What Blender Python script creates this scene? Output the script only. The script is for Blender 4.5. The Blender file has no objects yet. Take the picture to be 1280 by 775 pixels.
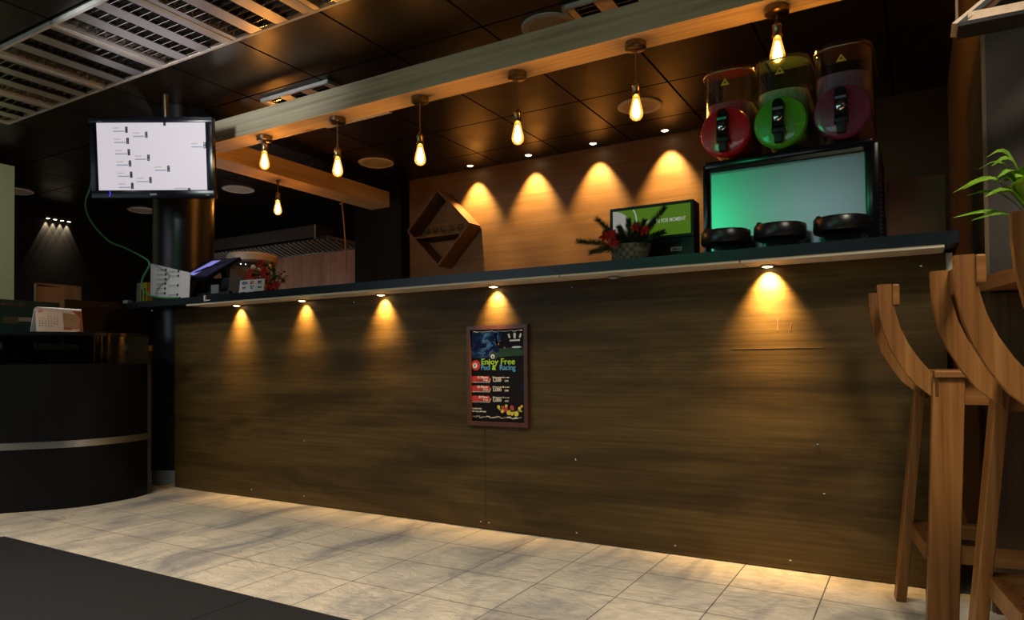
import bpy, bmesh, math, random
from mathutils import Vector, Matrix, Euler
random.seed(7)
R = math.radians
sc = bpy.context.scene
col = sc.collection

# ------------------------------------------------------------------ camera, world, lights, exposure
cam_d = bpy.data.cameras.new('camera')
cam = bpy.data.objects.new('camera', cam_d); col.objects.link(cam)
cam.location = (0, 0, 0.79)
YAW, PITCH, ROLL = R(30.291), R(1.0656), R(-0.504)
fw = Vector((-math.sin(YAW)*math.cos(PITCH), math.cos(YAW)*math.cos(PITCH), math.sin(PITCH)))
rt = Vector((math.cos(YAW), math.sin(YAW), 0)); up = rt.cross(fw)
rt2 = rt*math.cos(ROLL)+up*math.sin(ROLL); up2 = up*math.cos(ROLL)-rt*math.sin(ROLL)
cam.rotation_euler = Matrix((rt2, up2, -fw)).transposed().to_euler()
cam_d.sensor_fit = 'HORIZONTAL'; cam_d.sensor_width = 36.0
cam_d.lens = 864.7/1280*36
cam_d.shift_y = (436.8-387.5)/1280
cam_d.clip_start = 0.02
sc.camera = cam

sc.view_settings.view_transform = 'Standard'; sc.view_settings.look = 'None'
sc.view_settings.gamma = 1.0; sc.view_settings.use_curve_mapping = False
sc.view_settings.exposure = 0.0
sc.cycles.use_denoising = True
sc.cycles.max_bounces = 8; sc.cycles.transparent_max_bounces = 12
sc.cycles.sample_clamp_indirect = 4.0

w = bpy.data.worlds.new('world'); sc.world = w; w.use_nodes = True
w.node_tree.nodes['Background'].inputs[0].default_value = (0.55, 0.62, 0.75, 1)
w.node_tree.nodes['Background'].inputs[1].default_value = 0.006

def lamp(name, kind, loc, energy, color, rot=(0, 0, 0), **kw):
    d = bpy.data.lights.new(name, kind); d.energy = energy; d.color = color
    for k, v in kw.items(): setattr(d, k, v)
    o = bpy.data.objects.new(name, d); col.objects.link(o); o.location = loc; o.rotation_euler = rot
    return o
def aim(loc, to):
    return (Vector(to)-Vector(loc)).to_track_quat('-Z', 'Y').to_euler()
WARM = (1.0, 0.585, 0.185)
# ceiling panel of the room by the stools, ceiling lamp by the desk, the wide room beyond, plus added fill and reflection lamps
lamp('ceiling_panel_lamp', 'AREA', (0.55, 1.3, 2.47), 40, (1, 0.87, 0.69), (0, 0, 0), shape='SQUARE', size=0.5, spread=R(125))
lamp('room_lamp', 'AREA', (-2.4, 0.5, 2.48), 62, (1.0, 0.90, 0.74), (0, 0, 0), shape='RECTANGLE', size=3.2, size_y=0.6, spread=R(128))
lamp('beam_spot_lamp', 'SPOT', (-3.3, 1.3, 2.2), 60, (0.93, 0.97, 1.0), aim((-3.3, 1.3, 2.2), (-3.6, 2.95, 2.34)), spot_size=R(64), spot_blend=1.0, shadow_soft_size=0.1)
lamp('cool_fill_lamp', 'AREA', (-4.8, -2.6, 1.7), 20, (0.72, 0.86, 1.0), aim((-4.8, -2.6, 1.7), (-2.6, 2.4, 0.4)), shape='RECTANGLE', size=2.4, size_y=1.4)  # added cool fill from the front left, no window modelled
lamp('green_reflect_lamp', 'AREA', (-2.0, -1.7, 2.2), 5.2, (0.04, 1.0, 0.40), aim((-2.0, -1.7, 2.2), (-0.7, 2.85, 1.4)), shape='RECTANGLE', size=0.5, size_y=0.5)  # added green light, placed to reflect in the slush machine's steel
lamp('cool_reflect_lamp', 'AREA', (-0.85, -1.7, 2.25), 1.7, (0.75, 0.92, 1.0), aim((-0.85, -1.7, 2.25), (-0.4, 2.85, 1.4)), shape='RECTANGLE', size=1.0, size_y=0.3)  # added dim cool light for the pale highlight on the steel front
lamp('partition_fill_lamp', 'SPOT', (-5.2, 1.0, 2.3), 40, (0.95, 1.0, 0.85), aim((-5.2, 1.0, 2.3), (-6.3, 2.5, 1.8)), spot_size=R(70), spot_blend=1.0, shadow_soft_size=0.2)  # added spot, only brightens the pale green partition
lamp('sheet_fill_lamp', 'SPOT', (-4.3, 0.9, 2.35), 55, (1.0, 0.97, 0.95), aim((-4.3, 0.9, 2.35), (-3.85, 2.75, 1.33)), spot_size=R(30), spot_blend=1.0, shadow_soft_size=0.08)  # added narrow fill on the menu sheet and till end
lamp('kitchen_lamp', 'POINT', (-5.9, 4.3, 1.42), 8, (1.0, 0.92, 0.86), shadow_soft_size=0.15)

# ------------------------------------------------------------------ materials
def new_mat(name):
    m = bpy.data.materials.new(name); m.use_nodes = True
    nt = m.node_tree; b = nt.nodes['Principled BSDF']
    return m, nt, b
def setp(b, **kw):
    for k, v in kw.items():
        i = b.inputs[k.replace('_', ' ')]
        i.default_value = (*v, 1) if isinstance(v, tuple) and len(v) == 3 else v
def N(nt, t, **kw):
    n = nt.nodes.new(t)
    for k, v in kw.items(): setattr(n, k, v)
    return n
def noise(nt, scale, detail=4, rough=0.55, mapscale=None, coord='Object', dist=0):
    tc = N(nt, 'ShaderNodeTexCoord'); mp = N(nt, 'ShaderNodeMapping'); nz = N(nt, 'ShaderNodeTexNoise')
    nt.links.new(tc.outputs[coord], mp.inputs[0]); nt.links.new(mp.outputs[0], nz.inputs['Vector'])
    if mapscale: mp.inputs['Scale'].default_value = mapscale
    nz.inputs['Scale'].default_value = scale; nz.inputs['Detail'].default_value = detail
    nz.inputs['Roughness'].default_value = rough; nz.inputs['Distortion'].default_value = dist
    return nz
def ramp(nt, src, stops):
    r = N(nt, 'ShaderNodeValToRGB'); e = r.color_ramp.elements
    while len(e) < len(stops): e.new(0.5)
    for i, (p, c) in enumerate(stops):
        e[i].position = p; e[i].color = (*c, 1) if len(c) == 3 else c
    nt.links.new(src, r.inputs[0]); return r
def bump(nt, b, src, strength, dist=0.01, prev=None):
    n = N(nt, 'ShaderNodeBump'); n.inputs['Strength'].default_value = strength; n.inputs['Distance'].default_value = dist
    nt.links.new(src, n.inputs['Height'])
    if prev: nt.links.new(prev.outputs[0], n.inputs['Normal'])
    nt.links.new(n.outputs[0], b.inputs['Normal']); return n
def plain(name, c, rough=0.5, metal=0.0, vary=0.12, spec=None, **kw):
    m, nt, b = new_mat(name); setp(b, Roughness=rough, Metallic=metal)
    nz = noise(nt, 18, 3)
    r = ramp(nt, nz.outputs[0], [(0.3, tuple(x*(1-vary) for x in c)), (0.7, tuple(min(1, x*(1+vary)) for x in c))])
    nt.links.new(r.outputs[0], b.inputs['Base Color'])
    if spec is not None: b.inputs['Specular IOR Level'].default_value = spec
    for k, v in kw.items(): b.inputs[k.replace('_', ' ')].default_value = v
    return m
def wood(name, c1, c2, c3, axis='X', fine=60, rough=0.5, bmp=0.12, knots=False, spec=0.4):
    m, nt, b = new_mat(name); setp(b, Roughness=rough); b.inputs['Specular IOR Level'].default_value = spec
    k = {'X': (0.02, 1, 1), 'Y': (1, 0.02, 1), 'Z': (1, 1, 0.02)}[axis]
    k2 = {'X': (0.15, 1, 1), 'Y': (1, 0.15, 1), 'Z': (1, 1, 0.15)}[axis]
    n1 = noise(nt, fine, 5, 0.65, k); n2 = noise(nt, 5.0, 3, 0.5, k2, dist=1.0)
    mx = N(nt, 'ShaderNodeMath', operation='MULTIPLY_ADD'); mx.inputs[1].default_value = 0.55
    ml = N(nt, 'ShaderNodeMath', operation='MULTIPLY'); ml.inputs[1].default_value = 0.45
    nt.links.new(n2.outputs[0], ml.inputs[0]); nt.links.new(n1.outputs[0], mx.inputs[0]); nt.links.new(ml.outputs[0], mx.inputs[2])
    r = ramp(nt, mx.outputs[0], [(0.34, c1), (0.5, c2), (0.66, c3)])
    out = r.outputs[0]
    if knots:
        tc = N(nt, 'ShaderNodeTexCoord'); mp = N(nt, 'ShaderNodeMapping'); v = N(nt, 'ShaderNodeTexVoronoi')
        mp.inputs['Scale'].default_value = {'X': (2.2, 7, 7), 'Y': (7, 2.2, 7), 'Z': (7, 7, 2.2)}[axis]
        nt.links.new(tc.outputs['Object'], mp.inputs[0]); nt.links.new(mp.outputs[0], v.inputs['Vector'])
        v.inputs['Scale'].default_value = 1.0
        kr = ramp(nt, v.outputs['Distance'], [(0.05, (0.3, 0.25, 0.2)), (0.16, (1, 1, 1))])
        mm = N(nt, 'ShaderNodeMix', data_type='RGBA', blend_type='MULTIPLY'); mm.inputs[0].default_value = 1
        nt.links.new(out, mm.inputs[6]); nt.links.new(kr.outputs[0], mm.inputs[7]); out = mm.outputs[2]
    nt.links.new(out, b.inputs['Base Color'])
    bump(nt, b, n1.outputs[0], bmp, 0.004)
    return m
def emis(name, c, s):
    m, nt, b = new_mat(name); setp(b, Base_Color=tuple(x*0.06 for x in c), Emission_Color=c, Emission_Strength=s)
    return m
def glass(name, tint=(1, 1, 1), refl=0.25, rough=0.05, emit=None):
    m = bpy.data.materials.new(name); m.use_nodes = True; nt = m.node_tree; nt.nodes.clear()
    o = N(nt, 'ShaderNodeOutputMaterial'); mx = N(nt, 'ShaderNodeMixShader'); t = N(nt, 'ShaderNodeBsdfTransparent'); g = N(nt, 'ShaderNodeBsdfGlossy')
    lw = N(nt, 'ShaderNodeLayerWeight'); lw.inputs[0].default_value = refl
    t.inputs[0].default_value = (*tint, 1); g.inputs['Roughness'].default_value = rough
    nt.links.new(lw.outputs['Facing'], mx.inputs[0]); nt.links.new(t.outputs[0], mx.inputs[1]); nt.links.new(g.outputs[0], mx.inputs[2])
    if emit:
        e = N(nt, 'ShaderNodeEmission'); e.inputs[0].default_value = (*emit[0], 1); e.inputs[1].default_value = emit[1]
        ad = N(nt, 'ShaderNodeAddShader'); nt.links.new(mx.outputs[0], ad.inputs[0]); nt.links.new(e.outputs[0], ad.inputs[1]); nt.links.new(ad.outputs[0], o.inputs[0])
    else: nt.links.new(mx.outputs[0], o.inputs[0])
    return m

def floor_mat():
    m, nt, b = new_mat('stone_floor_tile')
    tc = N(nt, 'ShaderNodeTexCoord'); mp = N(nt, 'ShaderNodeMapping'); mp.inputs['Location'].default_value = (0.284, -0.087, 0)
    br = N(nt, 'ShaderNodeTexBrick', offset=0.0, squash=1.0)
    for k, v in (('Scale', 1.0), ('Mortar Size', 0.0022), ('Mortar Smooth', 0.3), ('Bias', 0.0), ('Brick Width', 0.3), ('Row Height', 0.3)): br.inputs[k].default_value = v
    br.inputs['Color1'].default_value = (0.80, 0.69, 0.54, 1); br.inputs['Color2'].default_value = (0.70, 0.62, 0.50, 1)
    br.inputs['Mortar'].default_value = (0.10, 0.09, 0.085, 1)
    nt.links.new(tc.outputs['Object'], mp.inputs[0]); nt.links.new(mp.outputs[0], br.inputs['Vector'])
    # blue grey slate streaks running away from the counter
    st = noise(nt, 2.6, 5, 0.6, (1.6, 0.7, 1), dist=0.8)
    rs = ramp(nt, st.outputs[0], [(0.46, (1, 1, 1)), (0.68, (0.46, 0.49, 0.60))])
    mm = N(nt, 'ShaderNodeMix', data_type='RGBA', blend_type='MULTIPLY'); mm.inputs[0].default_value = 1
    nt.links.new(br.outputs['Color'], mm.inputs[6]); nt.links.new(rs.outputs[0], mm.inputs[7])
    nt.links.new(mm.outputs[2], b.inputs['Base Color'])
    n1 = noise(nt, 13, 7, 0.68, (1, 1.6, 1), dist=1.6)
    n2 = noise(nt, 5, 3, 0.5)
    b1 = bump(nt, b, n1.outputs[0], 0.9, 0.022); b2 = bump(nt, b, n2.outputs[0], 0.35, 0.025, b1)
    inv = N(nt, 'ShaderNodeMath', operation='SUBTRACT'); inv.inputs[0].default_value = 1
    nt.links.new(br.outputs['Fac'], inv.inputs[1]); bump(nt, b, inv.outputs[0], 0.6, 0.004, b2)
    setp(b, Roughness=0.42); b.inputs['Specular IOR Level'].default_value = 0.45
    return m
def ceil_mat():
    m, nt, b = new_mat('black_ceiling_tile')
    tc = N(nt, 'ShaderNodeTexCoord'); mp = N(nt, 'ShaderNodeMapping'); mp.inputs['Location'].default_value = (0.1, -0.005, 0)
    br = N(nt, 'ShaderNodeTexBrick', offset=0.0, squash=1.0)
    for k, v in (('Scale', 1.0), ('Mortar Size', 0.0075), ('Mortar Smooth', 0.2), ('Bias', 0.0), ('Brick Width', 0.6), ('Row Height', 0.595)): br.inputs[k].default_value = v
    br.inputs['Color1'].default_value = (0.008, 0.006, 0.004, 1); br.inputs['Color2'].default_value = (0.013, 0.009, 0.006, 1)
    br.inputs['Mortar'].default_value = (0.004, 0.004, 0.004, 1)
    nt.links.new(tc.outputs['Object'], mp.inputs[0]); nt.links.new(mp.outputs[0], br.inputs['Vector'])
    nt.links.new(br.outputs['Color'], b.inputs['Base Color'])
    n1 = noise(nt, 5, 3, 0.5); rr = ramp(nt, n1.outputs[0], [(0.3, (0.30,)*3), (0.7, (0.40,)*3)])
    nt.links.new(rr.outputs[0], b.inputs['Roughness'])
    sp = N(nt, 'ShaderNodeMapRange'); sp.inputs['To Min'].default_value = 0.34; sp.inputs['To Max'].default_value = 0.0
    nt.links.new(br.outputs['Fac'], sp.inputs['Value']); nt.links.new(sp.outputs[0], b.inputs['Specular IOR Level'])
    n2 = noise(nt, 60, 4); b1 = bump(nt, b, n2.outputs[0], 0.03, 0.004)
    inv = N(nt, 'ShaderNodeMath', operation='SUBTRACT'); inv.inputs[0].default_value = 1
    nt.links.new(br.outputs['Fac'], inv.inputs[1]); bump(nt, b, inv.outputs[0], 0.8, 0.006, b1)
    return m
def veneer_front():
    m = wood('dark_olive_veneer', (0.044, 0.025, 0.007), (0.078, 0.047, 0.014), (0.114, 0.071, 0.023), 'X', 70, 0.5, 0.10, spec=0.2)
    nt = m.node_tree; b = nt.nodes['Principled BSDF']
    src = b.inputs['Base Color'].links[0].from_socket
    st = noise(nt, 3.0, 5, 0.65, (0.35, 1, 1.6), dist=0.7)       # old stains and scuffs
    rs = ramp(nt, st.outputs[0], [(0.36, (0.55, 0.55, 0.58)), (0.55, (1, 1, 1))])
    mm = N(nt, 'ShaderNodeMix', data_type='RGBA', blend_type='MULTIPLY'); mm.inputs[0].default_value = 1
    nt.links.new(src, mm.inputs[6]); nt.links.new(rs.outputs[0], mm.inputs[7]); nt.links.new(mm.outputs[2], b.inputs['Base Color'])
    return m
def rubber_mat_m():
    m, nt, b = new_mat('black_rubber'); setp(b, Base_Color=(0.016, 0.016, 0.018), Roughness=0.75)
    b.inputs['Specular IOR Level'].default_value = 0.15
    tc = N(nt, 'ShaderNodeTexCoord'); v = N(nt, 'ShaderNodeTexVoronoi', feature='F1'); v.inputs['Scale'].default_value = 70; v.inputs['Randomness'].default_value = 0.0
    nt.links.new(tc.outputs['Object'], v.inputs['Vector']); bump(nt, b, v.outputs['Distance'], 0.5, 0.004)
    return m
def brushed(name, c, rough, axis='X', aniso=0.5):
    m, nt, b = new_mat(name); setp(b, Base_Color=c, Metallic=1.0, Roughness=rough)
    n = noise(nt, 120, 3, 0.6, {'X': (0.02, 1, 1), 'Z': (1, 1, 0.02), 'Y': (1, 0.02, 1)}[axis]); bump(nt, b, n.outputs[0], 0.02, 0.001)
    return m
def basket_m():
    m, nt, b = new_mat('wicker'); setp(b, Roughness=0.7)
    tc = N(nt, 'ShaderNodeTexCoord'); wv = N(nt, 'ShaderNodeTexChecker'); wv.inputs['Scale'].default_value = 60
    nt.links.new(tc.outputs['Object'], wv.inputs['Vector'])
    wv.inputs['Color1'].default_value = (0.22, 0.20, 0.13, 1); wv.inputs['Color2'].default_value = (0.11, 0.09, 0.05, 1)
    nt.links.new(wv.outputs['Color'], b.inputs['Base Color']); bump(nt, b, wv.outputs['Fac'], 0.8, 0.004)
    return m
def leaf_m(name, c1, c2, rough=0.4):
    m, nt, b = new_mat(name); setp(b, Roughness=rough)
    n = noise(nt, 40, 3); r = ramp(nt, n.outputs[0], [(0.3, c1), (0.7, c2)]); nt.links.new(r.outputs[0], b.inputs['Base Color'])
    b.inputs['Subsurface Weight'].default_value = 0.0
    return m
def slush_m(name, c):
    m, nt, b = new_mat(name); setp(b, Roughness=0.25)
    n = noise(nt, 90, 5, 0.7); r = ramp(nt, n.outputs[0], [(0.3, tuple(x*0.75 for x in c)), (0.75, tuple(min(1, x*1.25+0.01) for x in c))])
    nt.links.new(r.outputs[0], b.inputs['Base Color']); b.inputs['Coat Weight'].default_value = 0.6; bump(nt, b, n.outputs[0], 0.15, 0.003)
    return m

def poster_photo():
    m, nt, b = new_mat('poster_blue_photo'); setp(b, Roughness=0.5); b.inputs['Specular IOR Level'].default_value = 0.1
    n = noise(nt, 22, 4, 0.6, dist=0.6)
    r = ramp(nt, n.outputs[0], [(0.38, (0.004, 0.006, 0.02)), (0.52, (0.010, 0.030, 0.12)), (0.68, (0.16, 0.36, 0.62))])
    nt.links.new(r.outputs[0], b.inputs['Base Color']); return m
M = dict(
    floor=floor_mat(), ceil=ceil_mat(), veneer=veneer_front(), rubber=rubber_mat_m(),
    backwood=wood('honey_wall_veneer', (0.085, 0.045, 0.016), (0.125, 0.068, 0.026), (0.165, 0.095, 0.038), 'X', 70, 0.5, 0.06),
    pine=wood('pine_beam', (0.32, 0.25, 0.15), (0.52, 0.43, 0.29), (0.62, 0.53, 0.38), 'X', 45, 0.6, 0.15, True),
    piney=wood('pine_beam_cross', (0.34, 0.22, 0.11), (0.50, 0.34, 0.18), (0.58, 0.42, 0.24), 'Y', 45, 0.6, 0.15, True),
    walnut=wood('brown_kiosk_wood', (0.14, 0.07, 0.045), (0.24, 0.13, 0.085), (0.32, 0.19, 0.13), 'Z', 60, 0.5, 0.08),
    stool=wood('stool_pine_stain', (0.085, 0.030, 0.006), (0.18, 0.073, 0.017), (0.27, 0.125, 0.036), 'Z', 55, 0.42, 0.10),
    stoolx=wood('stool_rail_stain', (0.085, 0.030, 0.006), (0.17, 0.068, 0.016), (0.26, 0.115, 0.032), 'X', 55, 0.42, 0.10),
    table=wood('table_edge_wood', (0.20, 0.085, 0.028), (0.32, 0.15, 0.052), (0.40, 0.21, 0.08), 'Y', 50, 0.4, 0.08),
    darkwood=wood('dark_plank', (0.045, 0.022, 0.010), (0.085, 0.045, 0.020), (0.12, 0.068, 0.032), 'Z', 50, 0.55, 0.1, True),
    diamond=wood('diamond_ply', (0.06, 0.028, 0.010), (0.09, 0.044, 0.016), (0.12, 0.062, 0.024), 'X', 60, 0.5, 0.06),
    lightboard=wood('light_trim_board', (0.42, 0.36, 0.29), (0.54, 0.47, 0.38), (0.62, 0.55, 0.46), 'X', 60, 0.55, 0.05),
    strip=wood('brown_wall_strip', (0.085, 0.055, 0.024), (0.12, 0.08, 0.036), (0.15, 0.10, 0.047), 'Z', 40, 0.5, 0.05),
    framewood=wood('pale_frame_wood', (0.38, 0.28, 0.19), (0.50, 0.39, 0.28), (0.58, 0.46, 0.34), 'X', 45, 0.6, 0.1),
    posterframe=wood('mahogany_frame', (0.045, 0.015, 0.008), (0.08, 0.028, 0.015), (0.11, 0.042, 0.022), 'Z', 60, 0.35, 0.05),
    black=plain('black_paint', (0.010, 0.010, 0.011), 0.45), blackgloss=plain('black_gloss', (0.008, 0.008, 0.010), 0.16),
    wallblack=plain('black_wall', (0.006, 0.0055, 0.005), 0.7, spec=0.12), greywall=plain('dark_grey_wall', (0.036, 0.029, 0.025), 0.5, spec=0.3),
    worktop=plain('blue_black_worktop', (0.007, 0.012, 0.017), 0.3, spec=0.3), column=plain('black_column_lacquer', (0.010, 0.010, 0.011), 0.32, vary=0.05, spec=0.35),
    alu=brushed('silver_lamp_band', (0.62, 0.60, 0.57), 0.42, 'Y'), mirror=plain('louvre_reflector', (0.75, 0.72, 0.68), 0.14, 1.0, 0.03),
    white=plain('white_paint', (0.62, 0.60, 0.56), 0.5), frame_white=plain('pale_metal_frame', (0.52, 0.49, 0.45), 0.4),
    steel=brushed('brushed_steel', (0.40, 0.50, 0.47), 0.24, 'X'), chrome=plain('chrome', (0.7, 0.7, 0.7), 0.12, 1.0, 0.02),
    brass=plain('aged_brass', (0.36, 0.27, 0.15), 0.28, 1.0), darkmetal=plain('dark_bronze', (0.20, 0.155, 0.10), 0.3, 1.0),
    cord=plain('brown_cord', (0.16, 0.09, 0.04), 0.7), bracket=plain('brass_hinge', (0.65, 0.42, 0.16), 0.3, 1.0),
    bulbcore=emis('glowing_filament', (1.0, 0.43, 0.075), 150), bulbglass=glass('amber_bulb_glass', (1.0, 0.82, 0.55), 0.35, 0.05, ((1.0, 0.40, 0.05), 0.9)),
    puckglow=emis('warm_lens', (1.0, 0.72, 0.34), 22), puckoff=plain('frosted_lens_off', (0.5, 0.5, 0.47), 0.4),
    dlens=emis('downlight_lens', (1.0, 0.80, 0.50), 14),
    speaker=plain('speaker_grille', (0.42, 0.36, 0.30), 0.7), seam=plain('seam_shadow_gap', (0.02, 0.013, 0.006), 0.8),
    screen=emis('lit_white_screen', (0.84, 0.77, 0.83), 0.72), scr_dark=plain('screen_ink', (0.03, 0.035, 0.05), 0.5), scr_blue=emis('screen_blue_line', (0.50, 0.55, 0.70), 0.5),
    scr_red=emis('screen_pink_line', (0.8, 0.55, 0.50), 0.5), tvblack=plain('tv_piano_black', (0.005, 0.006, 0.010), 0.2, spec=0.18), led=emis('blue_led', (0.08, 0.06, 1.0), 1.2),
    paper=plain('white_paper', (0.62, 0.60, 0.60), 0.6, vary=0.04), ink=plain('ink_black', (0.02, 0.02, 0.02), 0.6), greyink=plain('ink_grey', (0.25, 0.24, 0.25), 0.6),
    inkred=plain('ink_red', (0.5, 0.03, 0.03), 0.5), inkgreen=plain('ink_lime', (0.33, 0.62, 0.03), 0.4), inkblue=plain('ink_blue', (0.09, 0.34, 0.72), 0.4), inkwhite=plain('ink_white', (0.75, 0.75, 0.72), 0.4),
    inkyellow=plain('ink_yellow', (0.75, 0.55, 0.05), 0.4), inkorange=plain('ink_orange', (0.75, 0.22, 0.04), 0.4), inkdgreen=plain('ink_table_green', (0.01, 0.05, 0.015), 0.5), inknavy=plain('ink_navy', (0.006, 0.014, 0.055), 0.5, spec=0.1), inkphoto=poster_photo(), inkcyan=plain('ink_ice_blue', (0.22, 0.50, 0.75), 0.4), inkpurple=plain('ink_purple', (0.20, 0.05, 0.24), 0.4), inkbrown=plain('ink_rust', (0.28, 0.08, 0.05), 0.5), inksepia=plain('ink_sepia', (0.30, 0.22, 0.14), 0.6),
    poster=plain('poster_black_print', (0.008, 0.006, 0.008), 0.5, spec=0.12), foil=plain('crumpled_film', (0.35, 0.30, 0.24), 0.2, 0.6),
    green_cable=plain('green_cable', (0.03, 0.20, 0.08), 0.4), yellow=plain('yellow_plastic', (0.50, 0.38, 0.02), 0.4), greyplastic=plain('grey_plastic', (0.16, 0.18, 0.20), 0.4),
    tealmon=plain('monitor_back_teal_black', (0.006, 0.034, 0.034), 0.5, spec=0.15), brownmon=plain('monitor_back_black', (0.018, 0.010, 0.006), 0.5, spec=0.15), monlogo=plain('monitor_emboss', (0.035, 0.045, 0.042), 0.3),
    greenpanel=plain('pale_green_panel', (0.42, 0.47, 0.30), 0.6, vary=0.03), signgreen=emis('green_sign_face', (0.10, 0.22, 0.008), 0.55), signwhite=emis('sign_white', (0.60, 0.62, 0.52), 0.5), signfig=emis('sign_photo', (0.42, 0.40, 0.36), 0.6),
    potbrown=plain('brown_pot', (0.12, 0.06, 0.03), 0.5), wicker=basket_m(), fir=leaf_m('fir_needles', (0.014, 0.040, 0.014), (0.05, 0.11, 0.04), 0.6), leaf=leaf_m('plant_leaf', (0.14, 0.36, 0.02), (0.40, 0.66, 0.07), 0.35), redpetal=leaf_m('red_petal', (0.40, 0.006, 0.005), (0.70, 0.016, 0.012), 0.6), potleaf=leaf_m('poinsettia_leaf', (0.03, 0.09, 0.015), (0.09, 0.20, 0.03), 0.5), stem=leaf_m('pale_stem', (0.30, 0.42, 0.12), (0.5, 0.6, 0.25), 0.5),
    bowl=glass('clear_bowl', (0.93, 0.95, 0.94), 0.30, 0.03), clear=glass('clear_glass', (0.9, 0.93, 0.92), 0.3, 0.03), deskglass=glass('smoked_glass', (0.30, 0.36, 0.38), 0.30, 0.05),
    slred=slush_m('red_slush', (0.62, 0.012, 0.02)), slgreen=slush_m('green_slush', (0.10, 0.52, 0.02)), slpurple=slush_m('purple_slush', (0.20, 0.035, 0.09)),
    frred=slush_m('red_froth', (0.48, 0.10, 0.11)), frgreen=slush_m('green_froth', (0.30, 0.58, 0.26)), frpurple=slush_m('purple_froth', (0.26, 0.14, 0.22)),
    capgreen=plain('green_lid', (0.03, 0.35, 0.12), 0.4), carton=plain('brown_carton', (0.30, 0.155, 0.09), 0.7), lidwood=plain('tan_lid', (0.33, 0.25, 0.17), 0.4),
    posbody=plain('pos_black', (0.010, 0.010, 0.012), 0.3), posbox=plain('pos_brown_case', (0.045, 0.028, 0.018), 0.4), posscreen=emis('dim_blue_screen', (0.07, 0.075, 0.2), 0.1), posbright=emis('blue_window', (0.28, 0.28, 0.85), 0.75),
    hood=plain('hood_grey', (0.035, 0.030, 0.025), 0.5), filt=plain('baffle_steel', (0.17, 0.18, 0.19), 0.35), skirt=plain('grey_skirting_tile', (0.20, 0.22, 0.24), 0.35), stripe=brushed('steel_stripe', (0.55, 0.55, 0.55), 0.3, 'Y'),
    boardpink=wood('pale_pink_board', (0.36, 0.25, 0.22), (0.48, 0.35, 0.31), (0.55, 0.42, 0.37), 'Z', 45, 0.6, 0.05), deskblack=plain('desk_black_laminate', (0.006, 0.006, 0.007), 0.35, spec=0.14), louvretray=plain('louvre_tray', (0.10, 0.09, 0.08), 0.25, 1.0), wire=plain('tan_wire', (0.30, 0.2, 0.12), 0.6), spot=emis('wall_spot_lens', (1.0, 0.85, 0.60), 10), yellowcable=plain('yellow_cable', (0.45, 0.3, 0.06), 0.5),
)

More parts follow.
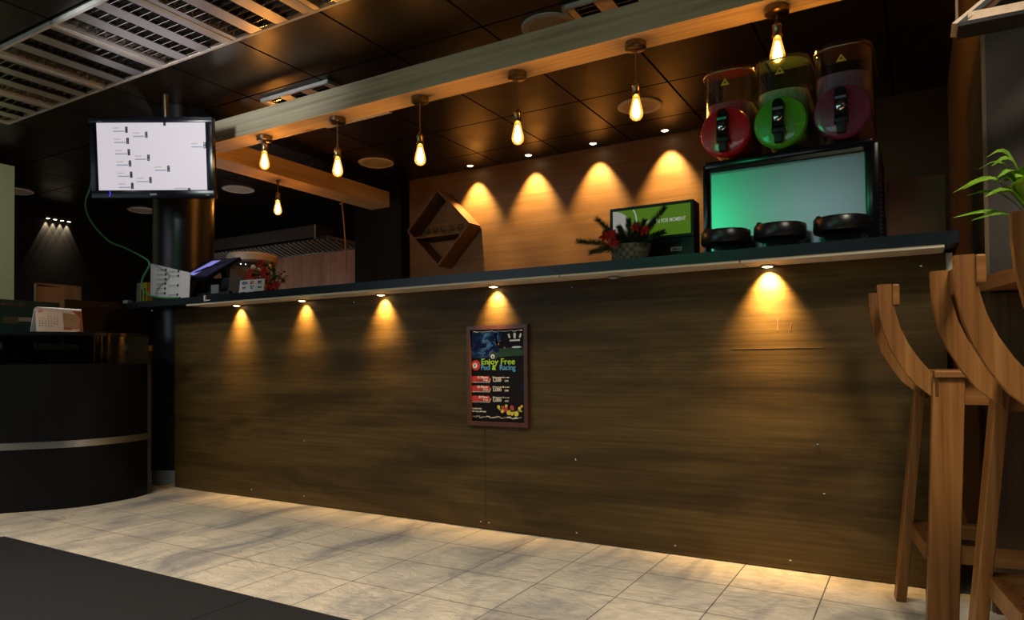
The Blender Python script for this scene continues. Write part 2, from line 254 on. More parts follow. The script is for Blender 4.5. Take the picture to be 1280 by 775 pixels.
# ------------------------------------------------------------------ mesh helpers
class B:
    def __init__(s): s.bm = bmesh.new()
    def _new(s, fn):
        n0 = len(s.bm.verts); fn(); s.bm.verts.ensure_lookup_table(); return s.bm.verts[n0:]
    def box(s, c, d, rot=None, bev=0.0, seg=2):
        r = bmesh.ops.create_cube(s.bm, size=1.0); vs = r['verts']
        mt = Matrix.Translation(c) @ (Euler(rot).to_matrix().to_4x4() if rot else Matrix()) @ Matrix.Diagonal((*d, 1))
        bmesh.ops.transform(s.bm, matrix=mt, verts=vs)
        if bev:
            es = list({e for v in vs for e in v.link_edges})
            bmesh.ops.bevel(s.bm, geom=es, offset=bev, segments=seg, affect='EDGES', profile=0.6)
        return s
    def span(s, a, b, **k):
        a, b = Vector(a), Vector(b); return s.box((a+b)/2, [abs(x) for x in (b-a)], **k)
    def prism(s, poly, z0, z1, mat=None):
        """polygon in x,y extruded along z; mat maps it into place"""
        lo = [s.bm.verts.new((x, y, z0)) for x, y in poly]; hi = [s.bm.verts.new((x, y, z1)) for x, y in poly]
        n = len(poly); s.bm.faces.new(lo[::-1]); s.bm.faces.new(hi)
        for i in range(n): s.bm.faces.new((lo[i], lo[(i+1) % n], hi[(i+1) % n], hi[i]))
        if mat: bmesh.ops.transform(s.bm, matrix=mat, verts=lo+hi)
        return s
    def xz(s, poly, y0, y1):
        """polygon in x,z extruded along y"""
        return s.prism(poly, -y1, -y0, Matrix(((1, 0, 0, 0), (0, 0, -1, 0), (0, 1, 0, 0), (0, 0, 0, 1))))
    def yz(s, poly, x0, x1):
        return s.prism(poly, x0, x1, Matrix(((0, 0, 1, 0), (1, 0, 0, 0), (0, 1, 0, 0), (0, 0, 0, 1))))
    def lathe(s, prof, seg=32, mat=None, cap=True):
        rings = []
        for r, z in prof:
            if r < 1e-6: rings.append([s.bm.verts.new((0, 0, z))])
            else: rings.append([s.bm.verts.new((r*math.cos(2*math.pi*i/seg), r*math.sin(2*math.pi*i/seg), z)) for i in range(seg)])
        for a, b in zip(rings, rings[1:]):
            for i in range(seg):
                j = (i+1) % seg
                if len(a) == 1 and len(b) == 1: continue
                if len(a) == 1: s.bm.faces.new((a[0], b[j], b[i]))
                elif len(b) == 1: s.bm.faces.new((a[i], a[j], b[0]))
                else: s.bm.faces.new((a[i], a[j], b[j], b[i]))
        if cap:
            if len(rings[0]) > 1: s.bm.faces.new(rings[0][::-1])
            if len(rings[-1]) > 1: s.bm.faces.new(rings[-1])
        if mat: bmesh.ops.transform(s.bm, matrix=mat, verts=[v for r in rings for v in r])
        return s
    def tube(s, pts, r, seg=8, smooth=0):
        pts = [Vector(p) for p in pts]
        if smooth:
            out = []
            for i in range(len(pts)-1):
                p0, p1, p2, p3 = pts[max(i-1, 0)], pts[i], pts[i+1], pts[min(i+2, len(pts)-1)]
                for k in range(smooth):
                    t = k/smooth
                    out.append(0.5*((2*p1)+(p2-p0)*t+(2*p0-5*p1+4*p2-p3)*t*t+(3*p1-p0-3*p2+p3)*t**3))
            pts = out+[pts[-1]]
        rs = r if isinstance(r, (list, tuple)) else [r]*len(pts)
        rings = []; u = None
        for i, p in enumerate(pts):
            t = (pts[min(i+1, len(pts)-1)]-pts[max(i-1, 0)]).normalized()
            u = (Vector((0, 0, 1)) if abs(t.z) < 0.95 else Vector((1, 0, 0))) if u is None else u
            u = (u-t*u.dot(t)).normalized(); v = t.cross(u)
            rings.append([s.bm.verts.new(p+(u*math.cos(2*math.pi*k/seg)+v*math.sin(2*math.pi*k/seg))*rs[i]) for k in range(seg)])
        for a, b in zip(rings, rings[1:]):
            for i in range(seg): s.bm.faces.new((a[i], a[(i+1) % seg], b[(i+1) % seg], b[i]))
        s.bm.faces.new(rings[0][::-1]); s.bm.faces.new(rings[-1]); return s
    def ball(s, c, r, sub=2, scale=(1, 1, 1)):
        res = bmesh.ops.create_icosphere(s.bm, subdivisions=sub, radius=r)
        bmesh.ops.transform(s.bm, matrix=Matrix.Translation(c) @ Matrix.Diagonal((*scale, 1)), verts=res['verts']); return s
    def ribbon(s, pts, widths, side, th=0.0012):
        """leaf or bent board: strip along pts, widened along side"""
        rows = []
        for p, wd in zip(pts, widths):
            p = Vector(p); sd = Vector(side).normalized()*wd/2
            rows.append((s.bm.verts.new(p-sd), s.bm.verts.new(p+sd)))
        fs = [s.bm.faces.new((a[0], a[1], b[1], b[0])) for a, b in zip(rows, rows[1:])]
        if th: bmesh.ops.solidify(s.bm, geom=fs, thickness=th)
        return s
    def text(s, body, size, mat, ext=0.0006, align='CENTER', bold=0.0, xs=1.0):
        cu = bpy.data.curves.new('t', 'FONT'); cu.body = body; cu.size = size; cu.extrude = ext; cu.align_x = align; cu.offset = bold*size
        cu.resolution_u = 3
        o = bpy.data.objects.new('t', cu); col.objects.link(o)
        dg = bpy.context.evaluated_depsgraph_get(); me = bpy.data.meshes.new_from_object(o.evaluated_get(dg))
        me.transform(mat @ Matrix.Diagonal((xs, 1, 1, 1)))
        s.bm.from_mesh(me); bpy.data.objects.remove(o); bpy.data.curves.remove(cu); bpy.data.meshes.remove(me); return s
    def build(s, name, mat, parent=None, smooth=None, loc=None, rot=None):
        bmesh.ops.recalc_face_normals(s.bm, faces=s.bm.faces)
        me = bpy.data.meshes.new(name)
        if loc is None and parent is None:          # origin of a single mesh at its own base
            xs = [v.co for v in s.bm.verts]
            lo = Vector([min(c[i] for c in xs) for i in range(3)]); hi = Vector([max(c[i] for c in xs) for i in range(3)])
            loc = Vector(((lo.x+hi.x)/2, (lo.y+hi.y)/2, lo.z)); bmesh.ops.translate(s.bm, verts=s.bm.verts, vec=-loc)
        if smooth is not None:
            for f in s.bm.faces: f.smooth = True
            for e in s.bm.edges:
                if len(e.link_faces) == 2 and e.calc_face_angle(0) > R(smooth): e.smooth = False
        s.bm.to_mesh(me); s.bm.free()
        me.materials.append(mat)
        o = bpy.data.objects.new(name, me); col.objects.link(o)
        if parent: o.parent = parent
        if loc is not None: o.location = loc
        if rot: o.rotation_euler = rot
        return o
def tag(o, label=None, cat=None, group=None, kind=None):
    for k, v in (('label', label), ('category', cat), ('group', group), ('kind', kind)):
        if v: o[k] = v
    return o
def thing(name, label, cat, loc=(0, 0, 0), rot=(0, 0, 0), group=None):
    o = bpy.data.objects.new(name, None); col.objects.link(o); o.empty_display_size = 0.1
    o.location = loc; o.rotation_euler = rot
    return tag(o, label, cat, group)
def dup(root, loc=None, rot=None, label=None):
    def cp(o, par):
        c = o.copy(); col.objects.link(c)
        if par: c.parent = par
        for ch in list(o.children): cp(ch, c)
        return c
    c = cp(root, None)
    if loc is not None: c.location = loc
    if rot is not None: c.rotation_euler = rot
    if label: c['label'] = label
    return c
def struct(name, b, mat):
    return tag(b.build(name, mat, loc=(0, 0, 0)), kind='structure')
FACE = lambda x, y, z: Matrix.Translation((x, y, z)) @ Matrix.Rotation(R(90), 4, 'X')     # text plane facing -y
ALONGY = Matrix(((0, 0, 1, 0), (1, 0, 0, 0), (0, 1, 0, 0), (0, 0, 0, 1)))

# ------------------------------------------------------------------ the setting
ZC = 2.52
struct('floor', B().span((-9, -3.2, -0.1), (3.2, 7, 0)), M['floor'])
struct('ceiling', B().span((-9, -3.2, ZC), (3.2, 7, ZC+0.1)), M['ceil'])
bw = struct('wall_back', B().span((-8.0, 5.2, 0), (0.4, 5.3, ZC)), M['wallblack'])
struct('trim_1', B().span((-4.12, 5.15, 0), (-1.0, 5.2, ZC)), M['backwood'])             # timber cladding of the back wall
struct('trim_2', B().span((-1.0, 5.17, 0), (-0.25, 5.2, ZC)).span((-0.24, 5.17, 0), (0.2, 5.2, ZC)), M['black'])
struct('wall_left', B().span((-8.1, -3.2, 0), (-8.0, 5.2, ZC)), M['wallblack'])
struct('wall_side', B().span((0.2, 2.64, 0), (0.4, 5.2, ZC)), M['strip'])
struct('wall_right', B().span((0.202, 2.62, 0), (3.2, 2.64, ZC)), M['greywall'])
struct('trim_3', B().span((0.192, 2.616, 0), (0.203, 2.645, ZC)), M['strip'])
struct('trim_4', B().span((-4.70, 5.031, 0), (-4.13, 5.2, ZC)), M['wallblack'])

# round column beside the bar
t = thing('round_column', 'round glossy black column rising behind the wall screen at the bar end', 'column', (-4.335, 2.961, 0))
B().lathe([(0.193, 0.10), (0.193, ZC-0.001)], 64).build('shaft', M['column'], t, 40)
B().lathe([(0.197, 0.0), (0.197, 0.098), (0.193, 0.10)], 64).build('skirting', M['skirt'], t, 40)
B().lathe([(0.1945, 2.29), (0.1945, 2.31)], 64).build('joint_band', M['blackgloss'], t, 40)

# ------------------------------------------------------------------ bar counter
XL, XR, YP = -4.158, 0.091, 2.775
t = thing('bar_counter', 'long bar counter front clad in dark olive brown veneer sheets', 'counter', (-2.0, YP, 0))
def cpart(b, name, mat, sm=None): return b.build(name, mat, t, sm)
def L(x, y, z): return (x+2.0, y-YP, z)
pl = cpart(B().span(L(XL, YP, 0.004), L(-1.7745, YP+0.02, 1.155)), 'veneer_sheet', M['veneer'])
pr_ = cpart(B().span(L(-1.7725, YP, 0.004), L(XR, YP+0.02, 1.155)), 'veneer_sheet', M['veneer'])
cpart(B().span(L(-1.78, YP+0.005, 0.004), L(-1.767, YP+0.022, 1.15)), 'sheet_joint', M['seam'])
cpart(B().span(L(XR-0.02, YP+0.02, 0), L(XR, 3.2, 1.155)), 'end_panel', M['darkwood'])
cpart(B().span(L(XL+0.03, 3.18, 0), L(XR-0.02, 3.2, 1.155)), 'rear_panel', M['black'])
scr = [(-3.85, 0.055), (-3.42, 0.05), (-2.98, 0.05), (-2.98, 0.36), (-1.80, 0.035), (-1.755, 0.035), (-1.30, 0.36), (-1.30, 0.04), (-0.86, 0.04), (-0.42, 0.04), (-0.32, 0.48), (-0.30, 0.30), (-1.31, 1.12), (-2.6, 1.12), (0.02, 1.11)]
for x, z in scr:
    B().lathe([(0.005, 0), (0.004, 0.0022), (0, 0.003)], 10, Matrix.Translation(L(x, YP, z)) @ Matrix.Rotation(R(90), 4, 'X')).build('screw', M['chrome'], pl if x < -1.774 else pr_)
# scratches in the veneer near the right lamp
B().box(L(-0.46, YP-0.0003, 0.835), (0.33, 0.0008, 0.0025)).box(L(-0.452, YP-0.0003, 0.925), (0.0025, 0.0008, 0.05)).box(L(-0.405, YP-0.0003, 0.915), (0.002, 0.0008, 0.03), (0, 0.15, 0)).build('scratch', M['backwood'], pr_)

# worktop, notched round the column
cx, cy, cr = -4.335, 2.961, 0.2
notch = []
for i in range(0, 25):
    a = R(-138+i*(222/24)); notch.append((cx+cr*math.cos(a), cy+cr*math.sin(a)))
YF = 2.62
poly = [(-4.56, YF+0.05), (-4.50, YF), (0.125, YF), (0.125, 3.36), (-4.10, 3.36)]
poly = [(-4.47, YF+0.03), (-4.43, YF), (0.125, YF), (0.125, 3.36), (-4.22, 3.36)] + notch[::-1][:]
t = thing('worktop', 'long blue black bar worktop with a pale board under its front edge', 'worktop', (-2.0, 3.0, 1.155))
wm = Matrix.Translation((2.0, -3.0, -1.155))
B().prism(poly, 1.160, 1.200, wm).build('slab', M['worktop'], t)
for a, b, dz in ((-3.82, -2.575, 0), (-2.572, -1.30, 0.0), (-1.293, -0.56, 0.0), (-0.553, 0.085, -0.001)):
    B().span((a+2.0, YF+0.004-3.0, 1.150+dz-1.155), (b+2.0, YP-0.001-3.0, 1.1595-1.155)).build('soffit_board', M['lightboard'], t)
tag(B().span((0.092, 2.78, 1.03), (0.112, 2.90, 1.1495)).build('end_bracket', M['white']), 'white bracket under the right end of the bar worktop', 'bracket')
tag(B().box((-3.63, 2.615, 1.185), (0.012, 0.008, 0.035)).box((-3.605, 2.615, 1.172), (0.04, 0.008, 0.006)).build('edge_clip', M['white']), 'small white clip on the bar front edge below the till', 'clip')

# puck lamps under the worktop
def puck(x, on, label, e):
    o = thing('puck_light', label, 'light', (x, 2.743, 1.1495), group='puck lights under the bar worktop')
    B().lathe([(0.025, 0.0), (0.028, -0.004), (0.026, -0.007), (0.022, -0.0072)], 28).build('rim', M['brass'] if on else M['greyplastic'], o, 40)
    B().lathe([(0.0215, -0.0062), (0.012, -0.0092), (0, -0.0095)], 28).build('lens', M['puckglow'] if on else M['puckoff'], o, 40)
    if on:
        l = lamp('puck_lamp', 'SPOT', (x, 2.740, 1.138), e*1.9, WARM, (R(27), 0, 0), spot_size=R(90), spot_blend=1.0, shadow_soft_size=0.012)
    return o
for x, on, lb, e in ((-3.51, 1, 'lit puck light under the left end of the worktop, below the till', 30), (-2.96, 1, 'lit puck light under the worktop, second from the till end', 19),
                  (-2.385, 1, 'lit puck light under the worktop, third from the till end', 27), (-1.70, 1, 'lit puck light right above the framed poster', 36),
                  (-1.10, 0, 'unlit puck light under the worktop right of the poster', 0), (-0.48, 1, 'brightest lit puck light, under the worktop below the slush machine', 80)):
    puck(x, on, lb, e)

# ------------------------------------------------------------------ beams and pendants
t = thing('ceiling_beam', 'long grey faced timber beam over the bar carrying six pendant bulbs', 'beam', (-1.5, 3.033, 2.262))
B().span((-2.64, -0.083, 0), (1.699, 0.083, 0.143), bev=0.003).build('timber', M['pine'], t)
t = thing('cross_beam', 'shorter brown timber beam running back from the long beam to the rear wall', 'beam', (-4.375, 4.10, 2.262))
B().span((-0.115, -0.945, 0), (0.115, 0.93, 0.143), bev=0.003).build('timber', M['piney'], t)

def pendant(x, y, zb, label, ztop=2.262, canopy=0.049):
    o = thing('pendant_lamp', label, 'pendant lamp', (x, y, zb), group='pendant bulbs on the beams')
    h = ztop-zb
    B().lathe([(0.010, -0.034), (canopy*0.9, -0.030), (canopy, -0.026), (canopy, -0.001), (canopy*0.95, 0)], 40, Matrix.Translation((0, 0, h))).build('canopy', M['darkmetal'], o, 40)
    B().tube([(0, 0, 0.175), (0, 0, h-0.03)], 0.0034, 8).build('cord', M['cord'], o, 60)
    B().lathe([(0.005, 0.186), (0.009, 0.178), (0.013, 0.172), (0.019, 0.168), (0.021, 0.160), (0.0185, 0.157), (0.0185, 0.128), (0.022, 0.124), (0.022, 0.116), (0.017, 0.112)], 32).build('socket', M['brass'], o, 40)
    gl = B().lathe([(0.0145, 0.116), (0.0165, 0.104), (0.020, 0.088), (0.0255, 0.066), (0.0300, 0.045), (0.0315, 0.032), (0.0285, 0.018), (0.019, 0.006), (0.008, 0.001), (0, 0)], 36, cap=False).build('bulb_glass', M['bulbglass'], o, 60)
    B().lathe([(0, 0.102), (0.008, 0.096), (0.013, 0.075), (0.018, 0.05), (0.019, 0.036), (0.014, 0.02), (0, 0.010)], 20).build('filament', M['bulbcore'], gl, 60)
    return o
pendant(-3.61, 3.035, 2.047, 'short pendant bulb at the left end of the long beam')
pendant(-2.97, 3.035, 1.909, 'long corded pendant bulb next to the short one at the left beam end')
pendant(-2.35, 3.035, 1.882, 'pendant bulb hanging in front of the left edge of the timber wall')
pendant(-1.728, 3.035, 1.894, 'pendant bulb at the middle of the beam, above the timber wall')
pendant(-1.097, 3.035, 1.900, 'pendant bulb in front of the round ceiling speaker with a black surround')
pendant(-0.478, 3.035, 2.020, 'pendant bulb right above the green slush bowl')
pendant(-4.39, 3.82, 1.985, 'small pendant bulb hanging from the cross beam before the dark kitchen', 2.2625, 0.012)

# ------------------------------------------------------------------ ceiling fittings
def troffer():
    o = thing('louvre_ceiling_light', 'x', 'ceiling light', (-2.2, 2.1025, ZC-0.002), group='louvred ceiling lights')
    W, D = 0.3, 0.3
    fr = B()
    for sx in (-1, 1): fr.span((sx*W, -D, -0.022), (sx*(W-0.016), D, 0))
    for sy in (-1, 1): fr.span((-W, sy*D, -0.022), (W, sy*(D-0.016), 0))
    fr.build('frame', M['frame_white'], o)
    B().span((-W+0.016, -D+0.016, -0.004), (W-0.016, D-0.016, 0)).build('tray', M['louvretray'], o)
    cs = (-0.19, 0.0, 0.19)
    for c in (-0.095, 0.095):
        B().xz([(c-0.043, -0.020), (c+0.043, -0.020), (c+0.03, -0.005), (c-0.03, -0.005)], -0.284, 0.284).build('band', M['alu'], o)
    for sx in (-1, 1): B().span((sx*0.2835, -0.284, -0.019), (sx*0.245, 0.284, -0.005)).build('side_band', M['alu'], o)
    for c in cs:
        lv = B()
        for k in range(12):
            y = -0.26+k*0.0473
            lv.yz([(y-0.0015, -0.021), (y+0.0015, -0.021), (y+0.006, -0.004), (y+0.003, -0.004)], c-0.049, c+0.049)
        lv.build('louvre', M['mirror'], o)
    return o
tr = troffer(); tr['label'] = 'louvred ceiling light nearest the long beam, cut by the top edge of view'
tl = ['louvred ceiling light second from the beam end of the row', 'louvred ceiling light third from the beam end of the row', 'louvred ceiling light fourth from the beam end of the row',
      'louvred ceiling light fifth from the beam end of the row, near the left edge', 'louvred ceiling light sixth from the beam end, at the far left edge']
for i, lb in enumerate(tl): dup(tr, (-2.2-0.6*(i+1), 2.1025, ZC-0.002), None, lb)
dup(tr, (-3.355, 3.34, ZC-0.002), None, 'louvred ceiling light half hidden behind the left part of the beam')
dup(tr, (-1.16, 3.30, ZC-0.002), None, 'louvred ceiling light peeping over the right part of the beam at the top edge')

def speaker(x, y, label, r=0.15):
    o = thing('ceiling_speaker', label, 'ceiling speaker', (x, y, ZC), group='round ceiling speakers')
    B().lathe([(r, -0.001), (r, -0.008), (r*0.93, -0.012), (r*0.92, -0.008)], 48).build('rim', M['frame_white'], o, 40)
    B().lathe([(r*0.925, -0.006), (r*0.6, -0.010), (0, -0.011)], 48).build('grille', M['speaker'], o, 40)
speaker(-3.985, 4.53, 'round ceiling speaker above the diamond shelf, between second and third pendant')
speaker(-1.586, 4.46, 'round ceiling speaker behind the pendant nearest the sign')
speaker(-1.60, 3.16, 'round ceiling speaker half hidden by the top of the long beam')
speaker(-5.73, 4.50, 'dim round ceiling speaker right of the wall screen, behind the cross beam')
speaker(-7.40, 4.55, 'dim round ceiling speaker below the left half of the wall screen')
speaker(-7.62, 3.39, 'dim round ceiling speaker at far left beside the pale green panel')
for x, lb in ((-3.35, 'recessed downlight above the diamond shelf'), (-2.766, 'recessed downlight second from the diamond shelf'), (-2.182, 'recessed downlight third from the diamond shelf'), (-1.598, 'recessed downlight above the green sign')):
    o = thing('recessed_downlight', lb, 'downlight', (x, 5.035, ZC), group='downlights along the timber wall')
    B().lathe([(0.038, 0), (0.038, -0.004), (0.028, -0.006), (0.026, -0.001)], 28).build('rim', M['darkmetal'], o, 40)
    B().lathe([(0.0255, -0.002), (0.02, -0.007), (0, -0.008)], 24).build('lens', M['dlens'], o, 40)
    lamp('downlight_lamp', 'SPOT', (x, 5.03, ZC-0.022), 160, WARM, (R(14), 0, 0), spot_size=R(70), spot_blend=0.8, shadow_soft_size=0.015)

# ------------------------------------------------------------------ diamond shelf with glasses
t = thing('diamond_shelf', 'diamond shaped wooden box shelf on the timber wall', 'shelf', (-3.65, 5.15, 1.99))
s_ = 0.335
for name, a in (('board', 45), ('board', 135), ('board', 225), ('board', 315)):
    mid = Vector((math.cos(R(a)), 0, math.sin(R(a))))*s_/math.sqrt(2)
    B().box((mid.x, -0.10, mid.z), (0.018, 0.19, s_*math.sqrt(2)*0.985), (0, R(-a), 0)).build(name, M['diamond'], t)
B().span((-0.262, -0.185, -0.073), (0.262, -0.01, -0.058)).build('shelf_board', M['diamond'], t)
for i in range(5):
    x = -3.65-0.18+i*0.09
    B().lathe([(0.024, 0), (0.024, 0.003), (0.005, 0.006), (0.005, 0.03), (0.026, 0.045), (0.030, 0.062), (0.024, 0.085), (0.0225, 0.085), (0.028, 0.062), (0.024, 0.047), (0, 0.036)], 24, Matrix.Translation((x, 5.05, 1.932))).build('stem_glass', M['clear'], None, 60)
    tag(bpy.data.objects[[o.name for o in bpy.data.objects if o.name.startswith('stem_glass')][-1]], ['stem glass at the left end inside the diamond shelf', 'stem glass second from left inside the diamond shelf', 'middle stem glass inside the diamond shelf', 'stem glass second from right inside the diamond shelf', 'stem glass at the right end inside the diamond shelf'][i], 'glass', 'glasses in the diamond shelf')

# ------------------------------------------------------------------ kitchen corner
t = thing('extractor_hood', 'grey kitchen extractor hood with sloping ribbed steel filters', 'extractor hood', (-5.6, 5.0, 1.95))
B().xz([(-1.5, 0.09), (0.45, 0.09), (0.45, 0.23), (-1.5, 0.23)], -0.05, 0.20).build('canopy', M['hood'], t)
q = [(-1.5, -0.05, 0.085), (0.62, -0.05, 0.085), (0.90, 0.20, 0.004), (-1.5, 0.20, 0.004)]
base = B(); vs = [base.bm.verts.new(p) for p in q]; vs2 = [base.bm.verts.new((p[0], p[1], p[2]+0.02)) for p in q]
base.bm.faces.new(vs); base.bm.faces.new(vs2[::-1])
for i in range(4): base.bm.faces.new((vs[i], vs[(i+1) % 4], vs2[(i+1) % 4], vs2[i]))
base.build('filter_tray', M['black'], t)
rb = B()
for k in range(34):
    x = -1.45+k*0.066
    y1 = 0.195; y0 = -0.045 if x < 0.58 else -0.045+(x-0.58)*0.83
    if y0 > 0.17: break
    z0 = 0.085-0.324*(y0+0.05); z1 = 0.085-0.324*(y1+0.05)
    rb.tube([(x, y0, z0-0.004), (x, y1, z1-0.004)], 0.012, 6)
rb.build('baffle', M['filt'], t)
B().span((-1.5, 0.19, -0.012), (0.92, 0.21, 0.006)).build('drip_rail', M['steel'], t)
B().span((0.44, -0.052, 0.088), (0.453, -0.046, 0.232)).build('corner_trim', M['lidwood'], t)
tag(B().span((-7.1, 5.185, 0.0), (-4.705, 5.1985, 1.938)).build('wood_panel', M['walnut']), 'brown vertical grain wood panel below the extractor hood', 'wall panel')
tag(B().tube([(-4.375+0.03, 4.6, 2.26), (-4.47, 4.6, 2.235), (-4.45, 4.6, 2.22), (-4.43, 4.6, 2.08), (-4.418, 4.6, 1.95), (-4.41, 4.6, 1.80), (-4.405, 4.6, 1.6)], 0.006, 6, smooth=5).build('hanging_wire', M['wire'], None, 60), 'thin tan wire dangling from the cross beam before the hood', 'wire')

# ------------------------------------------------------------------ slush machine
t = thing('slush_machine', 'three bowl slush drink machine standing on the bar', 'drink machine', (-0.43, 2.85, 1.20))
HW = 0.325
def rr(x0, x1, z0, z1, r, n=6):
    p = []
    for cx_, cz_, a0 in ((x1-r, z1-r, 0), (x0+r, z1-r, 90), (x0+r, z0+r, 180), (x1-r, z0+r, 270)):
        for k in range(n+1):
            a = R(a0+90*k/n); p.append((cx_+r*math.cos(a), cz_+r*math.sin(a)))
    return p
hous = B()
hous.span((-HW, 0.02, 0.0), (-HW+0.028, 0.46, 0.40), bev=0.012); hous.span((HW-0.05, 0.02, 0.0), (HW, 0.46, 0.40), bev=0.014)
hous.span((-HW+0.01, 0.06, 0.02), (HW-0.01, 0.455, 0.40))
hous.build('housing', M['blackgloss'], t, 40)
B().span((-HW+0.028, 0.044, 0.03), (HW-0.05, 0.059, 0.372)).build('steel_front', M['steel'], t)
B().span((-HW+0.028, 0.038, 0.362), (HW-0.05, 0.06, 0.378)).span((-HW+0.028, 0.040, 0.03), (HW-0.05, 0.06, 0.10)).build('lower_panel', M['steel'], t)
B().span((-HW+0.02, -0.01, 0.372), (HW-0.02, 0.46, 0.402), bev=0.006).build('deck', M['blackgloss'], t, 40)
B().span((-HW+0.015, -0.02, 0.0), (HW-0.04, 0.05, 0.030), bev=0.004).build('plinth', M['black'], t, 40)
vt = B()
for k in range(22): vt.span((HW-0.001, 0.10, 0.03+k*0.016), (HW+0.004, 0.42, 0.038+k*0.016))
vt.build('side_vent', M['black'], t)
st_ = B().span((0.19, 0.0385, 0.105), (0.27, 0.0435, 0.128)).build('badge', M['paper'], t)
B().text('GBG', 0.016, FACE(0.216, 0.0382, 0.111), bold=0.02).build('badge_lettering', M['ink'], st_)
B().lathe([(0.009, 0), (0.009, 0.001)], 16, FACE(0.253, 0.0382, 0.117)).build('badge_mark', M['inkblue'], st_)
for i, x in enumerate((-0.215, -0.012, 0.20)):
    d = B().lathe([(0.080, 0.0), (0.092, 0.004), (0.095, 0.012), (0.095, 0.052), (0.092, 0.056), (0.088, 0.050), (0.085, 0.03), (0, 0.03)], 44, Matrix.Translation((x, -0.055, 0.045+0.003*i)))
    d.span((x-0.03, 0.03, 0.055), (x+0.03, 0.05, 0.085))
    tray = d.build('drip_tray', M['posbody'], t, 40)
    B().ball((x-0.075, -0.055, 0.112), 0.013, 2, (1, 1, 1)).tube([(x-0.075, -0.055, 0.095), (x-0.075, -0.055, 0.112)], 0.006, 8).build('tray_knob', M['black'], tray, 60)
for i, (x, liq, fr_, z_l) in enumerate(((-0.222, 'slred', 'frred', 0.19), (-0.012, 'slgreen', 'frgreen', 0.215), (0.206, 'slpurple', 'frpurple', 0.215))):
    zc, r_, top = 0.525, 0.098, 0.770
    z0 = 0.402
    bowl = bpy.data.objects.new('bowl', None); col.objects.link(bowl); bowl.parent = t; bowl.location = (x, 0, 0)
    def plan(rad, y0, y1, rf):            # round fronted plan outline of the tank
        p = [(-rad, y1), (-rad, y0+rf)]
        p += [(-rad+rf-rf*math.cos(R(a)), y0+rf-rf*math.sin(R(a))) for a in (22, 45, 68, 90)]
        p += [(rad-rf+rf*math.cos(R(a)), y0+rf-rf*math.sin(R(a))) for a in (90, 68, 45, 22)]
        return p+[(rad, y0+rf), (rad, y1)]
    def trough(rad, y0, y1):
        return [(rad*math.cos(R(a)), zc+rad*math.sin(R(a))) for a in range(180, 361, 10)]
    sh = B(); a = sh.prism(plan(r_, 0.0, 0.40, 0.075), zc+0.0, top); sh.build('tank', M['bowl'], bowl, 40)
    zf = zc+[0.115, 0.125, 0.145][i]
    lq = B(); lq.prism(plan(r_-0.004, 0.004, 0.396, 0.073), zc+0.001, zc+0.075); lq.xz(trough(r_-0.002, 0, 0), 0.012, 0.396); lq.build('slush', M[liq], bowl, 40)
    B().prism(plan(r_-0.004, 0.004, 0.396, 0.073), zc+0.0752, zf).build('froth', M[fr_], bowl, 40)
    B().lathe([(r_+0.001, 0.0), (r_+0.002, 0.02), (r_-0.004, 0.030), (r_-0.02, 0.033), (0, 0.034)], 48, FACE(0, 0.012, zc-0.01)).build('front_disc', M[liq], bowl, 40)
    lid = B().prism(plan(r_+0.003, -0.003, 0.403, 0.077), top-0.006, top+0.012).build('lid', M['clear'] if i < 2 else M['bowl'], bowl, 40)
    B().tube([(x_, y_, top-0.002) for x_, y_ in plan(r_+0.004, -0.004, 0.404, 0.078)], 0.0035, 8).build('lid_rim', M['brass'], bowl, 60)
    B().span((-0.045, 0.2, top-0.15), (0.035, 0.24, top-0.11)).build('paddle_core', M['capgreen'], bowl)
    B().prism([(-0.018, 0), (0.018, 0), (0, 0.028)], 0.0, 0.001, FACE(0, -0.0005, top-0.062)).build('warning_sticker', M['inkyellow'], bowl)
    B().prism([(-0.006, 0.006), (0.006, 0.006), (0, 0.017)], 0.001, 0.0016, FACE(0, -0.0008, top-0.061)).build('sticker_sign', M['ink'], bowl)
    # tap: handle with rounded head, round button and spout
    hd = [(-0.021, -0.045)]+[(0.021*math.cos(R(a)), 0.045+0.021*math.sin(R(a))) for a in range(180, -1, -15)]+[(0.021, -0.045)]
    tap = B().prism(hd, 0.0, 0.03, Matrix.Translation((0, -0.034, zc+0.0)) @ Matrix.Rotation(R(82), 4, 'X')).build('tap_handle', M['posbody'], bowl, 40)
    B().lathe([(0.017, 0), (0.017, 0.008), (0.013, 0.011), (0, 0.012)], 24, FACE(0, -0.064, zc-0.005)).build('tap_button', M['chrome'], tap, 40)
    B().span((-0.024, -0.066, zc-0.062), (0.024, -0.03, zc-0.045), bev=0.003).span((-0.016, -0.06, zc-0.10), (0.016, -0.032, zc-0.058), bev=0.005).build('spout', M['black'], tap, 40)
    B().span((-0.019, -0.0675, zc+0.022), (0.019, -0.0655, zc+0.032)).build('tap_band', M['chrome'], tap)

